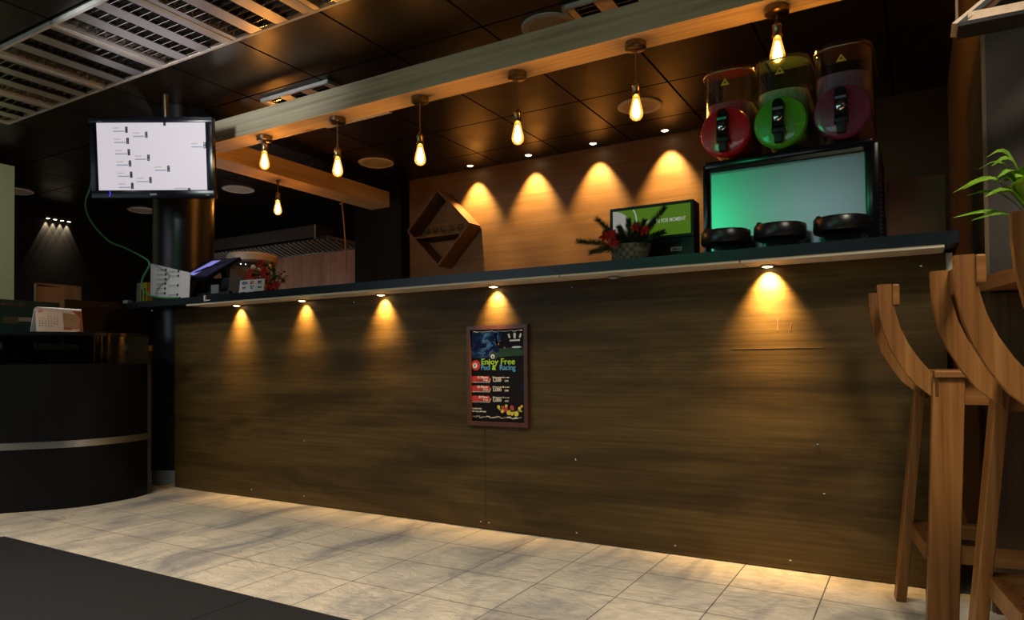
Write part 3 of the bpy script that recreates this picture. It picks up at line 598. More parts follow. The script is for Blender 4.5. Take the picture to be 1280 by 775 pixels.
# ------------------------------------------------------------------ green lightbox sign, basket, carton
t = thing('lightbox_sign', 'black framed green light box sign beside the slush machine', 'sign', (-1.0, 2.93, 1.20))
B().span((-0.19, 0.012, 0.0), (0.19, 0.10, 0.28), bev=0.004).build('case', M['black'], t)
B().span((-0.19, 0.0, 0.125), (0.19, 0.013, 0.137)).span((-0.19, 0.0, 0.268), (0.19, 0.013, 0.28)).span((-0.19, 0.0, 0.137), (-0.178, 0.013, 0.268)).span((0.178, 0.0, 0.137), (0.19, 0.013, 0.268)).build('frame', M['black'], t)
fc = B().span((-0.178, 0.006, 0.137), (0.178, 0.012, 0.268)).build('face', M['signgreen'], t)
B().prism([(-0.178, 0.137), (-0.098, 0.137)]+[(-0.178+0.08*math.cos(R(a))*1.0+0.0, 0.20+0.068*math.sin(R(a))) for a in range(-60, 91, 15)]+[(-0.178, 0.268)], 0, 0.0012, FACE(0, 0.0062, 0)).build('photo_area', M['signfig'], fc)
B().tube([(-0.085+0.02*math.cos(R(a)), 0.0045, 0.20+0.066*math.sin(R(a))) for a in range(-80, 81, 16)], 0.0028, 6).build('curved_rule', M['signwhite'], fc)
B().text('GREATSITE FOR MOMENT', 0.0235, FACE(0.057, 0.0055, 0.196), bold=0.012, xs=0.72).build('lettering', M['signwhite'], fc)
lb_ = B().span((0.085, 0.0105, 0.066), (0.135, 0.0122, 0.084)).build('small_label', M['paper'], t)
B().text('OPEN 24', 0.012, FACE(0.11, 0.0102, 0.070), bold=0.02, xs=0.75).build('label_lettering', M['ink'], lb_)

t = thing('fir_basket', 'oval wicker basket of fir sprigs with red flowers before the sign', 'flower basket', (-1.045, 2.80, 1.20))
bs = B(); bs.lathe([(0.055, 0.0), (0.068, 0.01), (0.080, 0.045), (0.088, 0.085), (0.083, 0.086), (0.075, 0.05), (0, 0.05)], 36)
bmesh.ops.scale(bs.bm, vec=(1, 0.75, 1), verts=bs.bm.verts); bs.build('basket', M['wicker'], t, 40)
def sprig(b, p0, p1, n=26, ln=0.024, droop=0.0):
    p0, p1 = Vector(p0), Vector(p1); d = (p1-p0); u = d.normalized().orthogonal().normalized(); v = d.normalized().cross(u)
    b.tube([p0, p0+d*0.5+Vector((0, 0, 0.01)), p1], 0.0028, 5)
    for k in range(n):
        f = 0.15+0.85*k/n; c = p0+d*f+Vector((0, 0, 0.01))*(1-abs(2*f-1))
        for j in range(7):
            a = k*2.4+j*0.9; q_ = c+(u*math.cos(a)+v*math.sin(a))*ln*random.uniform(0.7, 1.05)*(1.1-0.5*f)+d.normalized()*ln*0.7
            b.tube([c, q_], [0.0019, 0.0007], 3)
fb = B()
for p1 in ((-0.225, -0.05, 0.115), (-0.16, -0.06, 0.06), (-0.165, 0.02, 0.22), (-0.02, 0.03, 0.20), (0.16, -0.02, 0.225), (0.10, 0.0, 0.17), (0.14, 0.02, 0.13), (-0.09, -0.05, 0.15), (0.05, -0.06, 0.16), (0.10, -0.06, 0.10), (-0.02, -0.07, 0.12), (-0.06, 0.02, 0.17), (0.05, 0.04, 0.19)):
    sprig(fb, (p1[0]*0.15, p1[1]*0.2, 0.07), p1)
fb.build('fir_sprigs', M['fir'], t)
def poinsettia(b, c, r, n=6, face=(0, -1, 0.4)):
    f = Vector(face).normalized(); u = f.orthogonal().normalized(); v = f.cross(u); c = Vector(c)
    for k in range(n):
        a = 2*math.pi*k/n+0.3; d = u*math.cos(a)+v*math.sin(a); s2 = f.cross(d)
        b.ribbon([c, c+d*r*0.35+f*0.006, c+d*r*0.7+f*0.004, c+d*r], [r*0.15, r*0.5, r*0.42, r*0.04], s2, 0.0015)
for c, r in (((-0.075, -0.09, 0.115), 0.034), ((-0.04, -0.092, 0.085), 0.03), ((0.05, -0.07, 0.145), 0.026), ((0.085, -0.06, 0.13), 0.028), ((-0.045, -0.092, 0.12), 0.028)):
    b = B(); poinsettia(b, c, r); b.build('red_flower', M['redpetal'], t)

t = thing('brown_carton', 'plain brown board carton at the right end of the bar', 'carton', (-0.045, 3.2, 1.20))
B().span((-0.048, 0.0, 0.0), (0.155, 0.13, 0.316), bev=0.003).build('box', M['carton'], t)
B().span((-0.044, 0.004, 0.316), (0.15, 0.064, 0.3185)).span((-0.044, 0.067, 0.316), (0.15, 0.126, 0.3185)).build('flap', M['carton'], t)

# ------------------------------------------------------------------ poster
t = thing('framed_poster', 'dark framed promotion poster reading Enjoy Free on the bar front', 'poster', (-1.694, YP, 0.728))
PW, PH = 0.166, 0.2365
fr = B()
for sx in (-1, 1): fr.xz([(sx*PW, -PH), (sx*PW, PH), (sx*(PW-0.019), PH-0.019), (sx*(PW-0.019), -PH+0.019)], -0.022, -0.001)
for sz in (-1, 1): fr.xz([(-PW, sz*PH), (PW, sz*PH), (PW-0.019, sz*(PH-0.019)), (-PW+0.019, sz*(PH-0.019))], -0.022, -0.001)
fr.build('frame', M['posterframe'], t)
sh = B().span((-PW+0.018, -0.008, -PH+0.018), (PW-0.018, -0.002, PH-0.018)).build('print', M['poster'], t)
y0 = -0.0082
def pz(py): return PH-(py-62)/(725-62)*2*PH            # rows of the print
def px(p): return -PW+(p-68)/(450-68)*2*PW
def plate(b, pts, y=y0): return b.prism([(px(a), pz(c)) for a, c in pts], 0, 0.0005, FACE(0, y, 0))
def disc(b, p, q, r, y=y0, sx=1, sz=1): return b.prism([(px(p)+r*sx*math.cos(a*math.pi/9), pz(q)+r*sz*math.sin(a*math.pi/9)) for a in range(18)], 0, 0.0005, FACE(0, y, 0))
b = B(); plate(b, [(90, 100), (300, 98), (260, 190), (265, 275), (92, 275)]); b.build('picture', M['inkphoto'], sh)
b = B(); plate(b, [(92, 122), (128, 116), (163, 124), (158, 150), (172, 168), (140, 172), (112, 186), (92, 178)], y0-0.0006); b.build('picture_glow', M['inkphoto'], sh)
b = B(); plate(b, [(120, 186), (170, 178), (190, 182), (188, 206), (150, 214), (122, 210)], y0-0.0007); b.build('seated_figure', M['inknavy'], sh)
b = B(); plate(b, [(268, 215), (415, 208), (418, 262), (262, 272)]); disc(b, 236, 262, 0.021, y0-0.0012); b.build('green_table', M['inkdgreen'], sh)
b = B(); disc(b, 118, 325, 0.025, y0-0.001); disc(b, 345, 600, 0.010); disc(b, 300, 612, 0.012, y0, 1.5); b.build('red_ball', M['inkred'], sh)
b = B(); disc(b, 113, 327, 0.013, y0-0.0016); disc(b, 229, 267, 0.011, y0-0.0018); b.build('ball_spot', M['inkwhite'], sh)
b = B(); b.text('6', 0.018, FACE(px(229), y0-0.0026, pz(276)), bold=0.02); b.text('9', 0.018, FACE(px(113), y0-0.0026, pz(336)), bold=0.02); b.build('ball_number', M['ink'], sh)
b = B()
plate(b, [(245, 118), (252, 118), (258, 165), (248, 165)]); plate(b, [(240, 165), (262, 165), (270, 190), (255, 195)]); disc(b, 302, 212, 0.005); disc(b, 405, 215, 0.006); b.build('orange_figure', M['inkorange'], sh)
b = B(); disc(b, 272, 160, 0.006, y0, 1, 1.5); disc(b, 222, 240, 0.008, y0-0.0006, 1.5, 0.8); b.build('purple_figure', M['inkpurple'], sh)
b = B()   # crown of three pins with a script band
for dx, an, hgt in ((-34, 20, 34), (0, 0, 44), (34, -20, 34)):
    c = (px(366+dx), pz(136)); k = hgt/44
    pts = [(-0.005, -0.012), (0.005, -0.012), (0.007, 0.004), (0.0055, 0.015), (-0.0055, 0.015), (-0.007, 0.004)]
    pts = [(x*k, z*k) for x, z in pts]; ca, sa = math.cos(R(an)), math.sin(R(an))
    b.prism([(c[0]+x*ca-z*sa, c[1]+x*sa+z*ca) for x, z in pts], 0, 0.0005, FACE(0, y0-0.0006, 0))
plate(b, [(335, 160), (398, 158), (398, 168), (335, 170)], y0-0.0006); disc(b, 378, 208, 0.006, y0-0.0006, 4.5, 0.7)
b.build('crown_logo', M['inkwhite'], sh)
b = B(); b.text('Enjoy Free', 0.0395, FACE(px(260), y0-0.0014, pz(319)), bold=0.012, xs=1.10); b.text('&', 0.034, FACE(px(235), y0-0.0014, pz(356)), bold=0.02); b.build('headline', M['inkgreen'], sh)
b = B(); b.text('Pool', 0.036, FACE(px(182), y0-0.0014, pz(356)), bold=0.008, xs=0.80); b.build('subheading', M['inkblue'], sh); b = B(); b.text('Racing', 0.036, FACE(px(320), y0-0.0014, pz(356)), bold=0.008, xs=0.92); b.build('subheading', M['inkblue'], sh)
b = B(); disc(b, 410, 478, 0.011, y0, 0.7, 2.0); b.build('blue_smoke', M['inknavy'], sh)
tg = B()
for q0 in (397, 460, 528): plate(tg, [(84, q0), (202, q0), (210, q0+16), (202, q0+38), (84, q0+38)])
tg.build('price_tag', M['inkred'], sh)
wt = B()
for q0, a, c in ((397, '15 Minute', '1,500'), (460, '30 Minute', '3,000'), (528, '01 Hour', '5,000')):
    wt.text(a, 0.0165, FACE(px(196), y0-0.0014, pz(q0+16)), align='RIGHT', bold=0.008, xs=0.9)
    wt.text('Free', 0.0165, FACE(px(196), y0-0.0014, pz(q0+34)), align='RIGHT', bold=0.008, xs=0.9)
    wt.text('If Restaurant bill is over', 0.0095, FACE(px(226), y0-0.0014, pz(q0+12)), align='LEFT')
    wt.text(c, 0.0215, FACE(px(226), y0-0.0014, pz(q0+36)), align='LEFT', bold=0.008)
    wt.text('LKR', 0.012, FACE(px(302), y0-0.0014, pz(q0+36)), align='LEFT', bold=0.008)
    plate(wt, [(95, q0+40), (203, q0+40), (212, q0+17), (214, q0+18), (205, q0+43), (95, q0+43)])
wt.text('CONDITIONS', 0.0085, FACE(px(92), y0-0.0014, pz(618)), align='LEFT'); wt.text('077 7646 | 077 6464', 0.0095, FACE(px(92), y0-0.0014, pz(637)), align='LEFT', bold=0.01)
wt.build('lettering', M['inkwhite'], sh)
for p, q, r in ((262, 598, 0.008), (285, 625, 0.009), (325, 635, 0.011), (372, 640, 0.012), (345, 640, 0.009), (405, 590, 0.006), (392, 605, 0.008), (310, 590, 0.007)): disc(B(), p, q, r, y0-0.0003).build('food_item', M['inkyellow'], sh)
for q0 in (437, 500, 568): disc(B(), 88, q0+2, 0.0035).build('tag_corner', M['inkyellow'], sh)
for p, q, r in ((290, 598, 0.010), (275, 618, 0.006), (350, 612, 0.008), (385, 620, 0.006)): disc(B(), p, q, r, y0-0.0009, 1.2, 0.6).build('food_filling', M['inkbrown'], sh)
for p, q, r in ((268, 612, 0.005), (330, 622, 0.006), (360, 630, 0.006), (400, 622, 0.006)): disc(B(), p, q, r, y0-0.0012, 1.2, 0.6).build('food_leaf', M['inkgreen'], sh)
fo = B()
for k in range(14): fo.box((-0.13+k*0.019, -0.0105, -PH+0.041+0.003*math.sin(k*2.1)), (0.021, 0.003, 0.006), (0.3*math.sin(k), 0.15*math.cos(k*1.7), 0))
fo.build('film_edge', M['foil'], t)
fo = B()
for k in range(10): fo.box((-0.12+k*0.027, -0.0105, PH-0.028+0.002*math.sin(k*3)), (0.028, 0.003, 0.004), (0.4*math.sin(k*2), 0.2*math.cos(k*1.3), 0))
fo.build('film_edge', M['foil'], t)

# ------------------------------------------------------------------ wall screen on the column
depth = 4.28
pc = Vector((0, 0, 0.79)) + depth*(fw + rt2*(190.5-640)/864.7 + up2*(436.8-197.5)/864.7)
t = thing('television', 'wall screen in a glossy black frame in front of the column', 'television', pc, (R(4.5), R(0.2), YAW))
tw, th_ = 0.381, 0.2475
B().span((-tw, -0.0, -th_), (tw, 0.035, th_), bev=0.006).span((-0.28, 0.035, -0.17), (0.28, 0.07, 0.15), bev=0.01).build('back_case', M['tvblack'], t, 40)
bz = B()
bz.span((-tw, -0.012, -th_), (tw, 0.001, -th_+0.050), bev=0.004); bz.span((-tw, -0.012, th_-0.034), (tw, 0.001, th_), bev=0.004)
bz.span((-tw, -0.012, -th_+0.04), (-tw+0.046, 0.001, th_-0.03), bev=0.004); bz.span((tw-0.044, -0.012, -th_+0.04), (tw, 0.001, th_-0.03), bev=0.004)
bz.build('bezel', M['tvblack'], t, 40)
sx0, sx1, sz0, sz1 = -tw+0.046, tw-0.044, -th_+0.050, th_-0.034
scn = B().span((sx0, -0.006, sz0), (sx1, 0.0, sz1)).build('screen', M['screen'], t)
def SX(p): return sx0+(p-130)/(932-130)*(sx1-sx0)
def SZ(q): return sz1-(q-150)/(636-150)*(sz1-sz0)
dk = B(); bl = B(); rd = B()
cells = [(350, 200), (495, 237), (356, 280), (362, 362), (505, 402), (367, 443), (650, 482), (373, 524), (514, 563), (378, 604), (922, 315)]
for p, q in cells:
    dk.span((SX(p-9), -0.0075, SZ(q-22)), (SX(p+9), -0.0062, SZ(q+22)))
    B().span((SX(p-100), -0.0071, SZ(q+7)), (SX(p-14), -0.0061, SZ(q+15))).build('name_line', M['scr_blue'], scn)
    rd.span((SX(p-100), -0.0071, SZ(q-15)), (SX(p-50), -0.0061, SZ(q-10)))
dk.span((SX(622), -0.0075, SZ(150)), (SX(641), -0.0062, SZ(173))); dk.span((SX(788), -0.0075, SZ(622)), (SX(807), -0.0062, SZ(636)))
bl.span((SX(688), -0.0071, SZ(622)), (SX(785), -0.0061, SZ(628)))
dk.build('score_box', M['scr_dark'], scn); bl.build('name_line', M['scr_blue'], scn); rd.build('second_line', M['scr_red'], scn)
nm = B()
for k, (p, q) in enumerate(cells):
    nm.text('2' if k % 2 else '3', 0.016, FACE(SX(p), -0.0078, SZ(q-4)), bold=0.01); nm.text('0' if k % 3 else '1', 0.016, FACE(SX(p), -0.0078, SZ(q+18)), bold=0.01)
nm.build('score', M['inkwhite'], scn)
B().text('SONY', 0.016, FACE(0.005, -0.0125, -th_+0.018), bold=0.02).text('BRAVIA', 0.009, FACE(-0.31, -0.0125, th_-0.03)).text('KLV-32', 0.007, FACE(0.34, -0.0125, -th_+0.015)).build('lettering', M['inkwhite'], t)
B().tube([(-0.268, -0.0125, -th_+0.012), (-0.262, -0.0125, -th_+0.028), (-0.264, -0.0125, -th_+0.042)], 0.003, 6).build('blue_glint', M['led'], t)
B().span((-0.1, 0.07, -0.1), (0.1, 0.1, 0.1)).span((-0.03, 0.09, -0.03), (0.03, 0.17, 0.03)).build('mount_plate', M['black'], t)
B().tube([(0.05, 0.09, 0.1), (0.05, 0.09, 0.41)], 0.018, 12).build('mount_pole', M['darkmetal'], t, 60)

# green cable from the screen to the bar
pts = [(-5.001, 2.118), (-5.011, 2.046), (-5.072, 1.957), (-5.04, 1.851), (-4.919, 1.736), (-4.762, 1.637), (-4.601, 1.584), (-4.419, 1.514), (-4.313, 1.453), (-4.374, 1.379), (-4.401, 1.328), (-4.374, 1.273), (-4.286, 1.237), (-4.158, 1.219), (-3.993, 1.21)]
k0 = 2.63/2.7
tag(B().tube([(x*k0, 2.63+0.0*i, 0.79+(z-0.79)*k0+0.004) for i, (x, z) in enumerate(pts)], 0.0058, 8, smooth=6).build('green_cable', M['green_cable'], None, 60), 'thin green cable looping down from the wall screen to the bar', 'cable')

# ------------------------------------------------------------------ things at the till end of the bar
t = thing('menu_sheet', 'white printed menu sheet leaning on the column at the bar end', 'sheet', (-4.20, 2.745, 1.2015), (R(-4), 0, R(14)))
sht = B().xz([(-0.132, 0.05), (0.175, 0.0), (0.175, 0.185), (-0.145, 0.262)], 0, 0.004).build('paper', M['paper'], t)
tx = B(); tb = B()
for r_ in range(6):
    for c_ in range(2):
        if c_ == 1 and r_ in (2, 4): continue
        x = -0.06+c_*0.10; z = 0.215-r_*0.031-c_*0.014
        tx.box((x, -0.001, z), (0.06, 0.001, 0.004)); tx.box((x, -0.001, z-0.008), (0.055, 0.001, 0.002)); tb.box((x+0.042, -0.001, z-0.002), (0.014, 0.0012, 0.016))
tx.build('printed_line', M['greyink'], sht); tb.build('printed_box', M['ink'], sht)

t = thing('till', 'black till with tilted touch screen on the bar', 'till', (-3.92, 2.89, 1.20), (0, 0, R(0)))
B().span((-0.15, -0.02, 0.0), (0.17, 0.10, 0.06), bev=0.006).span((-0.14, 0.03, 0.06), (0.16, 0.10, 0.155), bev=0.008).build('base', M['posbody'], t, 40)
B().prism([(0.0, 0.0), (0.19, 0.0), (0.185, 0.115), (0.05, 0.205), (0.03, 0.10)], 0, 0.10, Matrix.Translation((0.11, 0.105, 0.0)) @ Matrix.Rotation(R(90), 4, 'X')).build('side_case', M['posbox'], t)
qd = [Vector((-0.262, -0.06, 0.172)), Vector((0.0, -0.06, 0.150)), Vector((0.165, 0.07, 0.283)), Vector((-0.105, 0.07, 0.290))]
nrm = (qd[1]-qd[0]).cross(qd[3]-qd[0]).normalized()
def quad(b, ps, d):
    a = [b.bm.verts.new(p) for p in ps]; c = [b.bm.verts.new(p+d) for p in ps]
    b.bm.faces.new(a); b.bm.faces.new(c[::-1])
    for i in range(4): b.bm.faces.new((a[i], a[(i+1) % 4], c[(i+1) % 4], c[i]))
    return b
def qp(u, v): return (qd[0]*(1-u)+qd[1]*u)*(1-v)+(qd[3]*(1-u)+qd[2]*u)*v
mon = quad(B(), qd, -nrm*0.022).build('touch_screen', M['posbody'], t)
quad(B(), [qp(0.05, 0.06)+nrm*0.0005, qp(0.95, 0.06)+nrm*0.0005, qp(0.95, 0.94)+nrm*0.0005, qp(0.05, 0.94)+nrm*0.0005], nrm*0.0008).build('display', M['posscreen'], mon)
quad(B(), [qp(0.12, 0.10)+nrm*0.0014, qp(0.42, 0.10)+nrm*0.0014, qp(0.42, 0.9)+nrm*0.0014, qp(0.12, 0.9)+nrm*0.0014], nrm*0.0006).build('blue_window', M['posbright'], mon)
B().box((0.02, 0.09, 0.17), (0.06, 0.05, 0.12), (0.3, 0, 0)).build('screen_stand', M['posbody'], t)
B().span((0.0, -0.022, 0.05), (0.075, -0.016, 0.105)).build('side_label', M['greyplastic'], t)
B().lathe([(0.045, 0), (0.045, 0.008), (0.03, 0.014), (0, 0.015)], 24, Matrix.Translation((-0.125, -0.055, 0.0)) @ Matrix.Diagonal((1, 0.6, 1, 1))).build('reader_base', M['posbody'], t, 40)
B().tube([(-0.125+0.045*math.cos(R(a)), -0.055-0.027*math.sin(R(a)), 0.012) for a in range(0, 181, 15)], 0.003, 6).build('reader_glow', M['led'], t)

t = thing('lidded_jar', 'wide glass jar with a thick tan lid behind the till', 'jar', (-3.90, 3.175, 1.20))
B().lathe([(0.0, 0.0), (0.14, 0.0), (0.15, 0.02), (0.15, 0.25), (0.145, 0.272), (0.14, 0.272), (0.145, 0.25), (0.145, 0.02), (0, 0.006)], 40).build('glass_body', M['clear'], t, 40)
B().lathe([(0.0, 0.273), (0.152, 0.273), (0.165, 0.285), (0.165, 0.325), (0.152, 0.338), (0.0, 0.340)], 48).build('lid', M['lidwood'], t, 40)
sw = B()
for k in range(40):
    a = k*2.4; r_ = 0.11*math.sqrt((k+0.5)/40); sw.ball((r_*math.cos(a), r_*math.sin(a), 0.035+0.042*(k % 5)), 0.026, 1)
tag(sw.build('sweets', M['foil'], t), None, None, None, 'stuff')

t = thing('poinsettia_pot', 'small potted red poinsettia behind the payment card sign', 'potted plant', (-3.33, 2.83, 1.20))
B().lathe([(0.0, 0), (0.045, 0), (0.06, 0.07), (0.062, 0.075), (0.055, 0.075), (0.05, 0.066), (0, 0.066)], 28).build('pot', M['bracket'], t, 40)
lf = B()
for k in range(170):
    a = random.uniform(0, 6.28); rr_ = random.uniform(0.01, 0.115); z = 0.075+random.uniform(0, 0.125)*(1-0.5*(rr_/0.115)); c = Vector((rr_*math.cos(a), rr_*0.7*math.sin(a), z))
    d = Vector((math.cos(a), math.sin(a)*0.7, random.uniform(-0.4, 0.7))).normalized()*random.uniform(0.02, 0.036); sd = d.cross(Vector((0, 0, 1))+Vector((random.uniform(-1, 1), random.uniform(-1, 1), 0))*0.5)
    lf.ribbon([c, c+d*0.4, c+d*0.8, c+d], [0.002, 0.017, 0.011, 0.001], sd, 0.0012)
for k in range(8):
    a = k*0.8; lf.tube([(0, 0, 0.06), (0.05*math.cos(a), 0.035*math.sin(a), 0.14)], 0.002, 4)
lf.build('foliage', M['potleaf'], t)
for c, r_ in (((-0.085, -0.075, 0.105), 0.034), ((-0.085, -0.06, 0.145), 0.032), ((0.06, -0.085, 0.13), 0.040), ((0.075, -0.085, 0.08), 0.036), ((0.125, -0.06, 0.045), 0.042), ((-0.01, -0.085, 0.09), 0.028), ((0.0, -0.06, 0.185), 0.030), ((0.10, -0.08, 0.03), 0.030)):
    b = B(); poinsettia(b, c, r_, 6, (0.1, -1, 0.25)); poinsettia(b, (c[0], c[1]-0.006, c[2]+0.002), r_*0.6, 5, (0.1, -1, 0.25)); b.build('red_flower', M['redpetal'], t)
B().ball((-0.035, -0.085, 0.165), 0.014, 2).build('pale_bloom', M['paper'], t, 60)

t = thing('payment_card_sign', 'small white sign of payment card logos on the bar edge', 'sign', (-3.33, 2.70, 1.2015), (R(-8), 0, R(4)))
cs_ = B().span((-0.098, 0, 0), (0.098, 0.003, 0.085)).build('card', M['paper'], t)
B().box((0, 0.02, 0.028), (0.15, 0.003, 0.07), (R(35), 0, 0)).build('prop', M['paper'], t)
b = B(); b.text('VISA', 0.026, FACE(-0.06, -0.0004, 0.058), bold=0.03, xs=0.95); b.text('UPI', 0.016, FACE(0.064, -0.0008, 0.062), bold=0.03); b.span((0.02, -0.0004, 0.002), (0.095, 0, 0.013)); b.span((0.045, -0.0004, 0.056), (0.083, 0, 0.058)); b.build('blue_print', M['inknavy'], cs_)
b = B(); b.lathe([(0.0105, 0), (0.0105, 0.0005)], 20, FACE(-0.007, 0, 0.066)); b.span((0.045, -0.0006, 0.060), (0.060, 0, 0.076)); b.span((-0.078, -0.0004, 0.038), (-0.045, 0, 0.044)); b.build('red_print', M['inkred'], cs_)
b = B(); b.lathe([(0.0105, 0), (0.0105, 0.0008)], 20, FACE(0.006, 0, 0.066)); b.build('orange_print', M['inkorange'], cs_)
b = B(); b.text('JCB', 0.015, FACE(-0.062, -0.0006, 0.030), bold=0.02); b.text('QR', 0.012, FACE(0.0, -0.0006, 0.030), bold=0.02); b.text('PayPal', 0.014, FACE(0.064, -0.0006, 0.032), bold=0.02, xs=0.8); b.text('LANKA', 0.012, FACE(-0.065, -0.0006, 0.008), bold=0.02); b.build('black_print', M['ink'], cs_)
b = B(); b.span((-0.018, -0.0004, 0.042), (0.018, 0, 0.047)); b.build('green_print', M['inkdgreen'], cs_)

# ------------------------------------------------------------------ reception desk on the left
arc = [(-4.10, 2.566), (-4.048, 2.45), (-4.036, 2.347), (-4.041, 2.235), (-4.06, 2.134), (-4.10, 2.05), (-4.155, 1.976), (-4.21, 1.905), (-4.272, 1.834), (-4.36, 1.76), (-4.48, 1.69), (-4.62, 1.64), (-4.80, 1.61)]
def inset(pts, d):
    out = []
    for i, p in enumerate(pts):
        a = Vector(pts[max(i-1, 0)]); c = Vector(pts[min(i+1, len(pts)-1)]); tn = (c-a).normalized(); n = Vector((tn.y, -tn.x))
        out.append((p[0]+n.x*d, p[1]+n.y*d))
    return out
t = thing('reception_desk', 'curved glossy black reception desk with a steel stripe', 'desk', (-4.4, 2.1, 0))
dm = Matrix.Translation((4.4, -2.1, 0))
B().prism(arc+[(-4.80, 2.566)], 0.0, 0.802, dm).build('body', M['deskblack'], t, 30)
def band(pts, d0, d1, z0, z1):
    a = inset(pts, d0); c = inset(pts, d1); return B().prism(a+c[::-1], z0, z1, dm)
sign = 1 if inset(arc, 0.01)[2][0] > arc[2][0] else -1
band(arc, 0.0005*sign, 0.006*sign, 0.338, 0.376).build('steel_stripe', M['stripe'], t, 30)
band(arc, -0.012*sign, -0.006*sign, 0.803, 0.962).build('front_glass', M['deskglass'], t, 30)
B().prism(inset(arc, 0.004*sign)[:11]+[(-4.47, 2.0), (-4.38, 2.566)], 0.963, 0.982, dm).build('top_shelf', M['blackgloss'], t, 30)
B().span((-4.103+4.4, 2.55-2.1, 0.0), (-4.093+4.4, 2.572-2.1, 0.80)).build('edge_trim', M['hood'], t)
for y, x in ((2.53, -4.14), (1.9, -4.32)): B().span((x-0.012+4.4, y-0.012-2.1, 0.803), (x+0.012+4.4, y+0.012-2.1, 0.963)).build('shelf_post', M['black'], t)
def small(name, b, mat, label, cat): return tag(b.build(name, mat), label, cat, 'small things under the desk glass')
small('white_box', B().span((-4.30, 2.075, 0.803), (-4.25, 2.155, 0.862), bev=0.004), M['paper'], 'small white box behind the desk glass', 'box')
o = thing('camera_toy', 'small green ringed round gadget behind the desk glass at left', 'gadget', (-4.33, 1.965, 0.803), group='small things under the desk glass')
B().span((-0.03, -0.035, 0), (0.02, 0.045, 0.07), bev=0.01).build('body', M['greyplastic'], o, 40)
B().lathe([(0.03, 0), (0.033, 0.006), (0.024, 0.01), (0.022, 0.004), (0, 0.004)], 24, Matrix.Translation((0.021, -0.01, 0.036)) @ Matrix.Rotation(R(90), 4, 'Y')).build('ring', M['capgreen'], o, 40)
small('red_folder', B().span((-4.36, 2.17, 0.803), (-4.20, 2.42, 0.812)).span((-4.36, 2.17, 0.812), (-4.352, 2.42, 0.85)), M['posterframe'], 'dark red folder lying behind the desk glass', 'folder')
small('crumpled_wrapper', B().ball((-4.22, 2.36, 0.826), 0.012, 1, (2.0, 2.5, 0.9)).ball((-4.215, 2.40, 0.824), 0.010, 1, (1.5, 2.2, 0.9)), M['foil'], 'crumpled shiny wrapper on the desk behind the glass at right', 'wrapper')
small('pale_card', B().box((-4.33, 1.88, 0.838), (0.004, 0.07, 0.07), (0, 0.15, 0)), M['greenpanel'], 'small pale card behind the desk glass at far left', 'card')
o = thing('upright_marker', 'red brown pen standing upright below the desk calendar', 'pen', (-4.30, 2.262, 0.8125), group='small things under the desk glass')
B().lathe([(0.006, 0), (0.007, 0.004), (0.007, 0.11), (0.006, 0.112)], 12).build('barrel', M['inkbrown'], o, 40); B().lathe([(0.0075, 0.112), (0.0075, 0.145), (0.004, 0.148)], 12).build('cap', M['posterframe'], o, 40)

def monitor(name, y0, y1, z0, z1, x, mat, label):
    yc = (y0+y1)/2; w_ = (y1-y0)/2; h = z1-0.803
    o = thing(name, label, 'monitor', (x, yc, 0.803), group='computer monitors on the reception desk')
    B().span((-0.03, -w_, z0-0.803), (-0.005, w_, h), bev=0.006).build('screen_case', mat, o, 40)
    B().prism([(-w_*0.98, z0-0.80), (w_*0.98, z0-0.80), (w_*0.98, h-0.05), (w_*0.8, h-0.045), (-w_*0.8, h-0.045), (-w_*0.98, h-0.05)], -0.004, 0.028, ALONGY).build('back_cover', mat, o)
    B().text('ViewSonic', 0.042, Matrix.Translation((0.0, -w_*0.1, h-0.040)) @ ALONGY, bold=0.01).build('lettering', M['monlogo'], o)
    B().span((-0.02, -0.04, 0.01), (0.02, 0.04, z0-0.80+0.05)).span((-0.09, -0.12, 0), (0.09, 0.12, 0.012), bev=0.004).build('stand', M['black'], o)
    return o
m1 = monitor('computer_monitor', 1.74, 2.265, 0.93, 1.180, -4.53, M['tealmon'], 'teal black computer monitor back at far left behind the calendar')
B().span((0.0285, -0.06, 0.235), (0.0305, 0.02, 0.275)).build('back_label', M['monlogo'], m1)
B().span((0.0285, 0.02, 0.25), (0.0308, 0.10, 0.275)).build('grey_label', M['greyplastic'], m1)
monitor('computer_monitor', 2.335, 2.90, 0.93, 1.212, -4.60, M['brownmon'], 'brown black computer monitor back between the calendar and column')

t = thing('desk_calendar', 'white spiral desk calendar with a picture half on the reception desk', 'calendar', (-4.17, 2.085, 0.983), (0, 0, R(2)))
pg = B().yz([(-0.125, 0.0), (0.125, 0.0), (0.125, 0.132), (-0.125, 0.132)], 0.001, 0.004).build('page', M['paper'], t, rot=(0, R(-9), 0))
B().box((-0.045, 0, 0.06), (0.003, 0.25, 0.135), (0, R(16), 0)).build('back_leaf', M['paper'], t)
yz = lambda x, y, z: Matrix.Translation((x, y, z)) @ ALONGY
b = B(); b.prism([(0.065, 0), (0.125, 0), (0.125, 0.125), (0.07, 0.125), (0.105, 0.095), (0.105, 0.01)], 0.0042, 0.0048, ALONGY); b.prism([(0.015, 0.014), (0.06, 0.014), (0.06, 0.026), (0.015, 0.026)], 0.0056, 0.006, ALONGY); b.build('rust_panel', M['inkbrown'], pg)
B().prism([(0.018, 0.02)]+[(0.105, 0.02), (0.112, 0.08), (0.095, 0.105), (0.018, 0.112)], 0.0049, 0.0054, ALONGY).build('picture', M['inksepia'], pg)
b = B(); b.text('04', 0.022, yz(0.0044, -0.10, 0.106), ext=0.0003, bold=0.01); b.build('month_number', M['inkred'], pg)
b = B()
